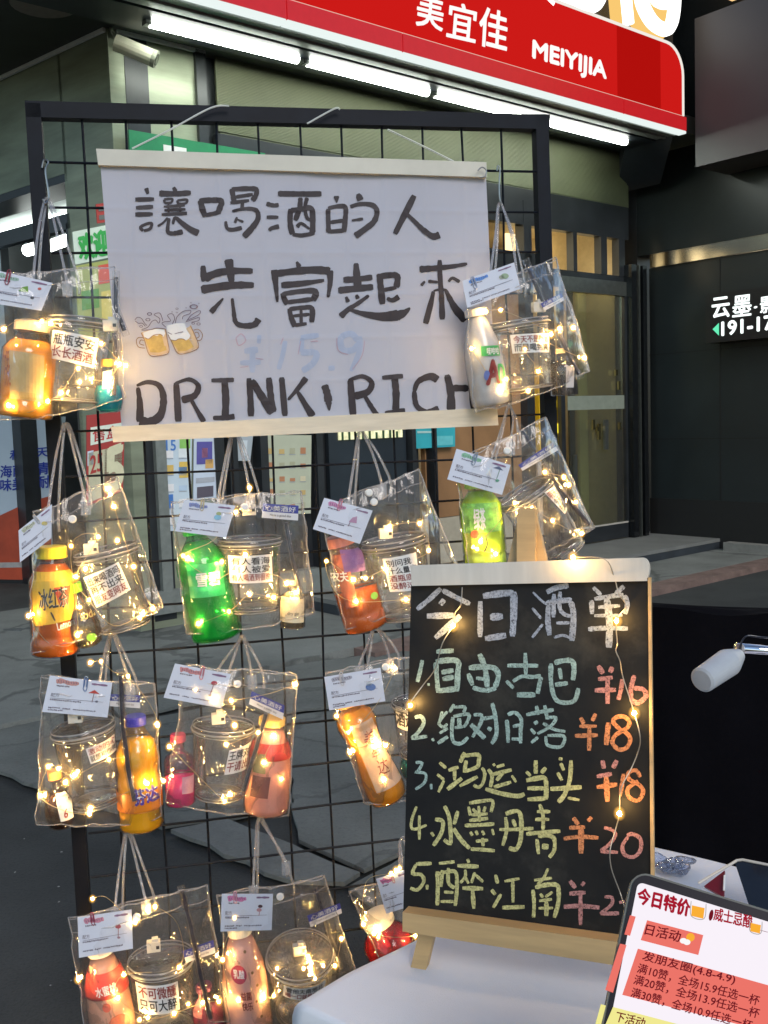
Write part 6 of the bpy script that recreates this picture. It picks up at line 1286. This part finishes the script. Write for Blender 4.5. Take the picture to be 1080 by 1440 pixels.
# row 5  4.水墨丹青 ¥20
CK(570, 1120, [(26, [(100, 90), (60, 200), (55, 280), (100, 290), (190, 255)]), (28, [(125, 170), (125, 385)]), (26, [(230, 320), (255, 355)])], 'y')
CK(570, 1120, [(36, [(350, 85), (390, 180), (405, 330), (400, 420), (345, 385)]), (36, [(265, 205), (335, 225), (320, 330), (250, 440)]), (34, [(470, 130), (435, 250)]), (40, [(430, 285), (500, 390), (575, 465)])], 'y', 34)
CK(570, 1120, [(28, [(565, 90), (580, 170)]), (32, [(570, 60), (680, 42), (780, 40), (765, 140)]), (28, [(600, 110), (640, 150)]), (28, [(715, 90), (700, 140)]), (28, [(655, 85), (665, 225)]), (30, [(590, 165), (735, 155)]), (34, [(570, 215), (740, 195)]), (34, [(530, 260), (660, 255), (795, 245)]), (26, [(580, 315), (600, 350)]), (26, [(630, 305), (645, 345)]), (26, [(685, 305), (705, 345)]), (22, [(775, 290), (790, 345)]), (30, [(630, 400), (740, 390)]), (30, [(690, 370), (695, 445)]), (34, [(585, 470), (690, 475), (800, 485)])], 'y', 28)
CK(570, 1120, [(32, [(895, 185), (905, 300), (870, 440)]), (40, [(895, 155), (1000, 130), (1035, 200), (1030, 380), (990, 470), (925, 460)]), (34, [(960, 205), (985, 270)]), (32, [(840, 295), (960, 295), (1145, 285)])], 'y', 32)
CK(740, 1120, [(32, [(120, 70), (150, 170), (150, 300)]), (32, [(95, 135), (215, 135)]), (32, [(80, 205), (205, 205)]), (36, [(0, 335), (150, 320), (305, 310)]), (34, [(95, 380), (110, 515)]), (36, [(105, 355), (200, 350), (250, 380), (250, 480), (205, 545)]), (56, [(140, 445), (200, 450)])], 'y', 32)
CK(740, 1120, [(38, [(420, 190), (465, 250)]), (36, [(585, 185), (550, 220)]), (38, [(385, 280), (525, 275)]), (36, [(335, 378), (480, 360), (645, 370)]), (50, [(490, 270), (490, 510)])], 'o')
CK(740, 1120, [(32, [(695, 280), (770, 300), (795, 350), (740, 430), (665, 485)]), (34, [(665, 490), (820, 500)]), (34, [(900, 350), (950, 335), (1020, 380), (1020, 480), (960, 540), (880, 520), (860, 440), (910, 360)])], 'p')
# row 6  5.醉江南 ¥2
CK(570, 1200, [(36, [(95, 95), (235, 90)]), (32, [(95, 100), (65, 180), (140, 190), (165, 250), (110, 325), (45, 310)]), (26, [(195, 280), (195, 325)])], 'y')
CK(570, 1200, [(30, [(300, 90), (440, 75)]), (36, [(285, 160), (290, 300), (285, 465)]), (34, [(290, 185), (400, 160), (455, 180), (460, 330), (445, 470)]), (32, [(330, 150), (320, 300)]), (32, [(385, 130), (385, 260), (440, 310)]), (28, [(345, 345), (430, 350)]), (28, [(315, 430), (430, 430)]), (28, [(555, 50), (568, 85)]), (38, [(465, 110), (655, 118)]), (26, [(535, 145), (535, 210), (490, 265)]), (26, [(535, 210), (565, 270)]), (26, [(620, 170), (590, 265)]), (28, [(625, 190), (695, 255)]), (40, [(510, 310), (695, 315)]), (36, [(600, 320), (612, 495)])], 'y', 30)
CK(570, 1200, [(32, [(805, 190), (825, 270)]), (34, [(770, 325), (805, 370)]), (32, [(855, 365), (785, 485)]), (28, [(885, 250), (1020, 225)]), (32, [(960, 245), (962, 440)]), (38, [(865, 485), (1065, 478)])], 'y', 32)
CK(740, 1200, [(26, [(195, 135), (150, 230), (100, 275)]), (26, [(70, 240), (230, 220)]), (34, [(60, 325), (70, 450), (65, 575)]), (38, [(80, 305), (190, 280), (275, 285), (290, 350), (285, 450), (250, 575)]), (26, [(125, 360), (150, 395)]), (28, [(235, 345), (170, 390)]), (26, [(115, 425), (230, 410)]), (26, [(110, 490), (240, 488)]), (40, [(180, 430), (180, 560)])], 'y', 30)
CK(740, 1200, [(38, [(390, 245), (440, 310)]), (30, [(520, 255), (495, 290)]), (42, [(385, 360), (530, 350)]), (42, [(335, 478), (480, 470), (655, 485)]), (38, [(485, 350), (485, 640)]), (30, [(700, 390), (765, 395), (760, 460), (660, 540)]), (36, [(665, 540), (830, 535)]), (30, [(830, 440), (880, 430)])], 'p')
# string of lights over the board
bl = thing('fairy_light_string', BP(867, 873, .02), 'fairy light wire hanging down over the chalk blackboard', 'fairy lights')
for pts in ([(650, 826), (648, 850), (640, 862), (637, 880), (622, 905), (612, 940), (596, 962), (579, 985), (574, 996)], [(806, 784), (850, 786), (864, 813), (870, 835), (880, 852), (867, 873), (868, 905), (866, 915), (872, 930), (876, 952), (892, 1003), (900, 1035), (898, 1055), (888, 1080), (873, 1110), (871, 1144), (866, 1165), (858, 1195), (860, 1222), (872, 1255), (878, 1275)]):
    b = MB(); b.tube(smooth_path([BP(x, y, .012 + .006 * sin(i * 1.9)) for i, (x, y) in enumerate(pts)], 5), .0006, 6); b.build('wire', K('wire_grey', (.35, .33, .28), rough=.4, metal=.5), bl)
for (x, y, of) in [(637, 880, .016), (867, 873, .024), (892, 1003, .022), (871, 1144, .026), (806, 784, .022), (577, 992, .014)]:
    d = bpy.data.objects.new('bulb_halo', ledmesh['drop']); col.objects.link(d); d.parent = bl; d.location = BP(x, y, of) - ORG[bl.name]; d.scale = (.78, .78, .78)
    d2 = bpy.data.objects.new('diode', ledmesh['core']); col.objects.link(d2); d2.parent = d
# ---- tablet in the front
Tn0 = V((-.10, -.86, .50)).normalized(); TP0 = at_depth(895, 1228, .70)
def TP(px, py, off=0.0): return hit(px, py, TP0 + Tn0 * off, Tn0)
tab = thing('tablet', TP(830, 1500), 'tablet in a grey rubber case showing the day specials at the lower right', 'tablet')
O = TP(893, 1226); ux = (TP(1080, 1283) - O).normalized(); uy = ux.cross(Tn0).normalized()
if uy.z > 0: uy = -uy
def tl(x, y, off=0.0): return O + ux * x + uy * y + Tn0 * off
def rrect(x0, y0, x1, y1, r, off):
    P = []
    for cx, cy, a0 in ((x1 - r, y1 - r, 0), (x0 + r, y1 - r, pi / 2), (x0 + r, y0 + r, pi), (x1 - r, y0 + r, 3 * pi / 2)):
        P += [tl(cx + r * cos(a0 + pi / 2 * k / 6), cy + r * sin(a0 + pi / 2 * k / 6), off) for k in range(7)]
    return P
TW, TH = .235, .165
b = MB(); b.prism(rrect(-.0015, -.0015, TW, TH, .012, -.001)[::-1], Tn0, .010); b.build('case', mat('grey_rubber', (.13, .13, .11), rough=.6, var=.08), tab)
b = MB(); b.prism(rrect(.0, .0, TW - .003, TH - .003, .010, .0006)[::-1], Tn0, .004); b.build('bezel', K('bezel', (.004, .003, .009), rough=.4, spec=.15), tab)
b = MB(); b.add(rrect(.0032, .0060, TW - .008, TH - .008, .004, .0010)[::-1], [tuple(range(28))]); b.build('screen', emis('screen_white', (.92, .86, .93), 1.02), tab)
def tbox(mb, x0, y0, x1, y1, off): mb.add([tl(x0, y1, off), tl(x1, y1, off), tl(x1, y0, off), tl(x0, y0, off)], [(0, 1, 2, 3)])
# convert: find local coords of a pixel
def loc(px, py):
    p = TP(px, py) - O; return p.dot(ux), p.dot(uy)
def TT(mb, s, bl_, br_, tl_, bold=.03, off=.0020):
    T(mb, s, bl_, br_, tl_, lambda x, y, o: TP(x, y, o), off, bold)
m_sal = emis('screen_salmon', (.95, .20, .16), .88); m_yl = emis('screen_yellow', (.92, .86, .30), .95); m_tx = emis('screen_darkred', (.20, .01, .02), .8); m_tr = emis('screen_red', (.42, .01, .03), .9); m_og = emis('screen_orange', (1, .45, .04), .95)
def clipx(x0, y0, x1, y1): return x0, y0, x1, y1
b = MB(); TT(b, '今日特价', (895, 1270), (968, 1289), (899, 1248), .05); b.build('heading', m_tr, tab)
b = MB(); TT(b, '威士忌酸', (1003, 1294), (1057, 1306), (1005, 1276), .035); b.build('heading', m_tr, tab)
b = MB(); disc(b, (1000, 1287), 3, 8, lambda x, y, o: TP(x, y, o), .0019, .2); stroke(b, [(1003, 1290), (1080, 1311)], .8, lambda x, y, o: TP(x, y, o), .0019, jag=0); b.build('underline', m_tx, tab)
for (gx, gy, s) in ((982, 1276, 1.0), (1063, 1300, .8)):
    b = MB(); polyp(b, [(gx - 10 * s, gy + 12 * s), (gx + 7 * s, gy + 16 * s), (gx + 9 * s, gy + 1), (gx - 9 * s, gy - 3 * s)], lambda x, y, o: TP(x, y, o), .0022); b.build('glass_icon', m_og, tab)
    b = MB(); stroke(b, [(gx - 10 * s, gy - 9 * s), (gx - 10 * s, gy + 12 * s), (gx + 8 * s, gy + 16 * s), (gx + 11 * s, gy - 5 * s)], 1.2, lambda x, y, o: TP(x, y, o), .0023, jag=0); b.build('glass_icon', emis('icon_grey', (.5, .48, .48), .8), tab)
TPf = lambda x, y, o: TP(x, y, o)
b = MB(); polyp(b, [(886, 1287), (894, 1289), (886, 1316), (878, 1314)], TPf, .0015); polyp(b, [(910, 1294), (989, 1315), (982, 1343), (901, 1322)], TPf, .0015)
polyp(b, [(872, 1327), (881, 1329), (862, 1396), (851, 1392)], TPf, .0015); polyp(b, [(897, 1334), (1082, 1386), (1082, 1440), (1060, 1446), (875, 1399)], TPf, .0015); b.build('red_block', m_sal, tab)
b = MB(); polyp(b, [(845, 1412), (852, 1414), (844, 1446), (836, 1444)], TPf, .0015); polyp(b, [(862, 1416), (990, 1450), (985, 1480), (850, 1444)], TPf, .0015); b.build('yellow_block', m_yl, tab)
b = MB(); TT(b, '日活动', (906, 1314), (955, 1325), (910, 1299), .03)
for s, x0, y0, x1, y1, h in (('发朋友圈(4.8-4.9)', 902, 1352, 1032, 1386, 15), ('满10赞，全场15.9任选一杯', 895, 1368, 1066, 1415, 14), ('满20赞，全场13.9任选一杯', 890, 1384, 1066, 1433, 14), ('满30赞，全场10.9任选一杯', 886, 1402, 1056, 1450, 14)):
    TT(b, s, (x0, y0), (x1, y1), (x0 + 4, y0 - h), .025)
TT(b, '下活动', (864, 1436), (905, 1446), (868, 1422), .03); b.build('lettering', m_tx, tab)
b = MB(); disc(b, (971, 1318), 6, 6, TPf, .0022); b.build('sun_icon', m_og, tab)
b = MB(); disc(b, (961, 1323), 5, 4, TPf, .0025); disc(b, (966, 1325), 5, 4, TPf, .00255); b.build('cloud_icon', emis('cloud_w', (1, 1, 1), .95), tab)
# things behind the tablet
m_foil = film('clear_wrap', (.85, .9, 1.0), veil=.25, refl=.9, rough=.08, bump=.8, bscale=60, veilc=(.6, .7, .95))
for i, (x, y, s) in enumerate([(936, 1222, .011), (949, 1217, .013), (962, 1214, .014), (958, 1224, .012), (944, 1228, .010), (926, 1212, .012)]):
    c = ground(x, y, TZ + .008); Mx = Matrix.Translation(c) @ Matrix.Rotation(.5 * sin(i * 3), 4, 'X') @ Matrix.Rotation(i, 4, 'Z')
    b = MB(); b.lathe([(s * .3, 0), (s * .9, .001), (s, .004), (s * .9, .006), (s * .3, .003)], Mx, 14, wob=lambda a, z: 1 + .15 * sin(3 * a + i)); b.build('bottle_cap_wrap', m_foil, smooth=True, label='clear bluish plastic scrap behind the tablet, ' + ['lowest in the pile on the white cloth', 'in the middle of the pile', 'at the pile end toward the dark tray', 'just under the one beside the tray', 'small one touching the tablet edge', 'the one closest to the blackboard'][i], cat='plastic scrap', group='plastic scraps behind the tablet')
bx = thing('dark_tray', ground(1040, 1240, TZ), 'dark glossy tray tilted behind the tablet with a red side', 'tray')
dn = V((-.35, -.45, .82)).normalized(); D0 = ground(1045, 1245, TZ + .045)
def DP(px, py, off=0.0): return hit(px, py, D0 + dn * off, dn)
b = MB(); b.prism([DP(1062, 1300), DP(1200, 1330), DP(1200, 1240), DP(1042, 1209), DP(1033, 1212)], dn, .006); b.build('top', K('tray_dark', (.012, .016, .025), rough=.1), bx)
b = MB(); b.tube([DP(982, 1242, .001), DP(1028, 1215, .001), DP(1036, 1210, .001), DP(1044, 1209, .001), DP(1200, 1240, .001)], .0016, 6); b.build('rim', m_pale, bx)
b = MB(); b.prism([DP(990, 1246, -.002), DP(1018, 1262, -.002), DP(1019, 1224, -.002)], dn, .004); b.build('side', K('tray_red', (.14, .006, .012), rough=.35), bx)
b = MB(); b.tube([DP(1019, 1231, .002), DP(1018, 1252, .002)], .0012, 6); b.build('highlight_strip', PR_W, bx)
# ---- black draped stall behind
blk = mat('black_cloth', (.0035, .0035, .005), rough=.95, var=.3, scale=3, spec=.05, bump=.3, bscale=25)
bc = thing('draped_stall', (1.9, 2.6, 0), 'neighbouring stall table draped in black cloth behind the lamp', 'table')
p0 = at_depth(880, 866, 2.45); p1 = at_depth(1085, 874, 2.3); dd = V(((p1 - p0).x, (p1 - p0).y, 0)).normalized(); bn = V((-dd.y, dd.x, 0)); zt_ = p0.z
def fold(u, v):
    p = p0 - dd * .25 + dd * (2.6 * u); z = zt_ * (1 - v) + .02 + .006 * sin(u * 60) * (v < .05)
    w = .02 * sin(u * 48 + v * 1.5) * (v ** .5) + .01 * sin(u * 110 - v * 3) * v
    return V((p.x, p.y, z)) + bn * (-w - .05 * v)
b = MB(); b.grid(fold, 90, 14); b.build('front_drape', blk, bc, smooth=True)
b = MB(); b.grid(lambda u, v: V(((p0 - dd * .25).x, (p0 - dd * .25).y, zt_ * (1 - v) + .02)) + bn * (.10 * u) + dd * .01 * sin(u * 20) * v, 12, 8); b.build('side_drape', blk, bc, smooth=True)
b = MB(); b.grid(lambda u, v: (p0 - dd * .25) + dd * 2.6 * u + bn * .10 * v + V((0, 0, .018 + .006 * sin(u * 60) * (1 - v) + .006 * sin(u * 30) * sin(v * 9))), 60, 8); b.build('top_drape', blk, bc, smooth=True)
# ---- desk lamp
lmp = thing('desk_lamp', at_depth(1150, 1260, 1.25), 'white frosted lamp head on a shiny chrome arm before the black cloth', 'lamp')
La = at_depth(1038, 922, 1.22); Lb = at_depth(988, 956, 1.17)
z = (Lb - La).normalized(); x = z.orthogonal().normalized(); y = z.cross(x); Lm = Matrix(((x.x, y.x, z.x, La.x), (x.y, y.y, z.y, La.y), (x.z, y.z, z.z, La.z), (0, 0, 0, 1))); Lh = (Lb - La).length
b = MB(); b.lathe([(1e-5, -.002), (.008, -.002), (.010, .003), (.0158, .020), (.0168, .024), (.0152, Lh), (.0125, Lh + .0025), (1e-5, Lh + .003)], Lm, 30); b.build('head', mat('lamp_frost', (.50, .53, .56), rough=.45, var=.08, scale=30, transl=.2), lmp)
chrome = mat('chrome', (.75, .75, .80), rough=.08, metal=1, var=0)
ar = [at_depth(1036, 911, 1.24), at_depth(1160, 922, 1.28)]
b = MB(); b.tube(ar, .0062, 20); b.build('arm', chrome, lmp, smooth=True)
b = MB(); b.tube([La - z * .002, ar[0] + V((.004, 0, 0))], .006, 12); b.build('joint', K('joint_dark', (.05, .05, .06), rough=.3, metal=.8), lmp)
b = MB(); b.tube(smooth_path([La + V((0, 0, .004)), La + V((.01, .004, .022)), ar[0] + V((.03, .002, .012)), ar[0] + V((.06, 0, .009))], 5), .0012, 6); b.build('cable', K('joint_dark', (.05, .05, .06), rough=.3, metal=.8), lmp)
fp = V((ar[1].x, ar[1].y, TZ)); b = MB(); b.tube([ar[1], fp], .007, 12); b.lathe([(1e-5, .012), (.05, .012), (.055, .004), (.055, 0), (1e-5, 0)], Matrix.Translation(fp), 24); b.build('stand', chrome, lmp)
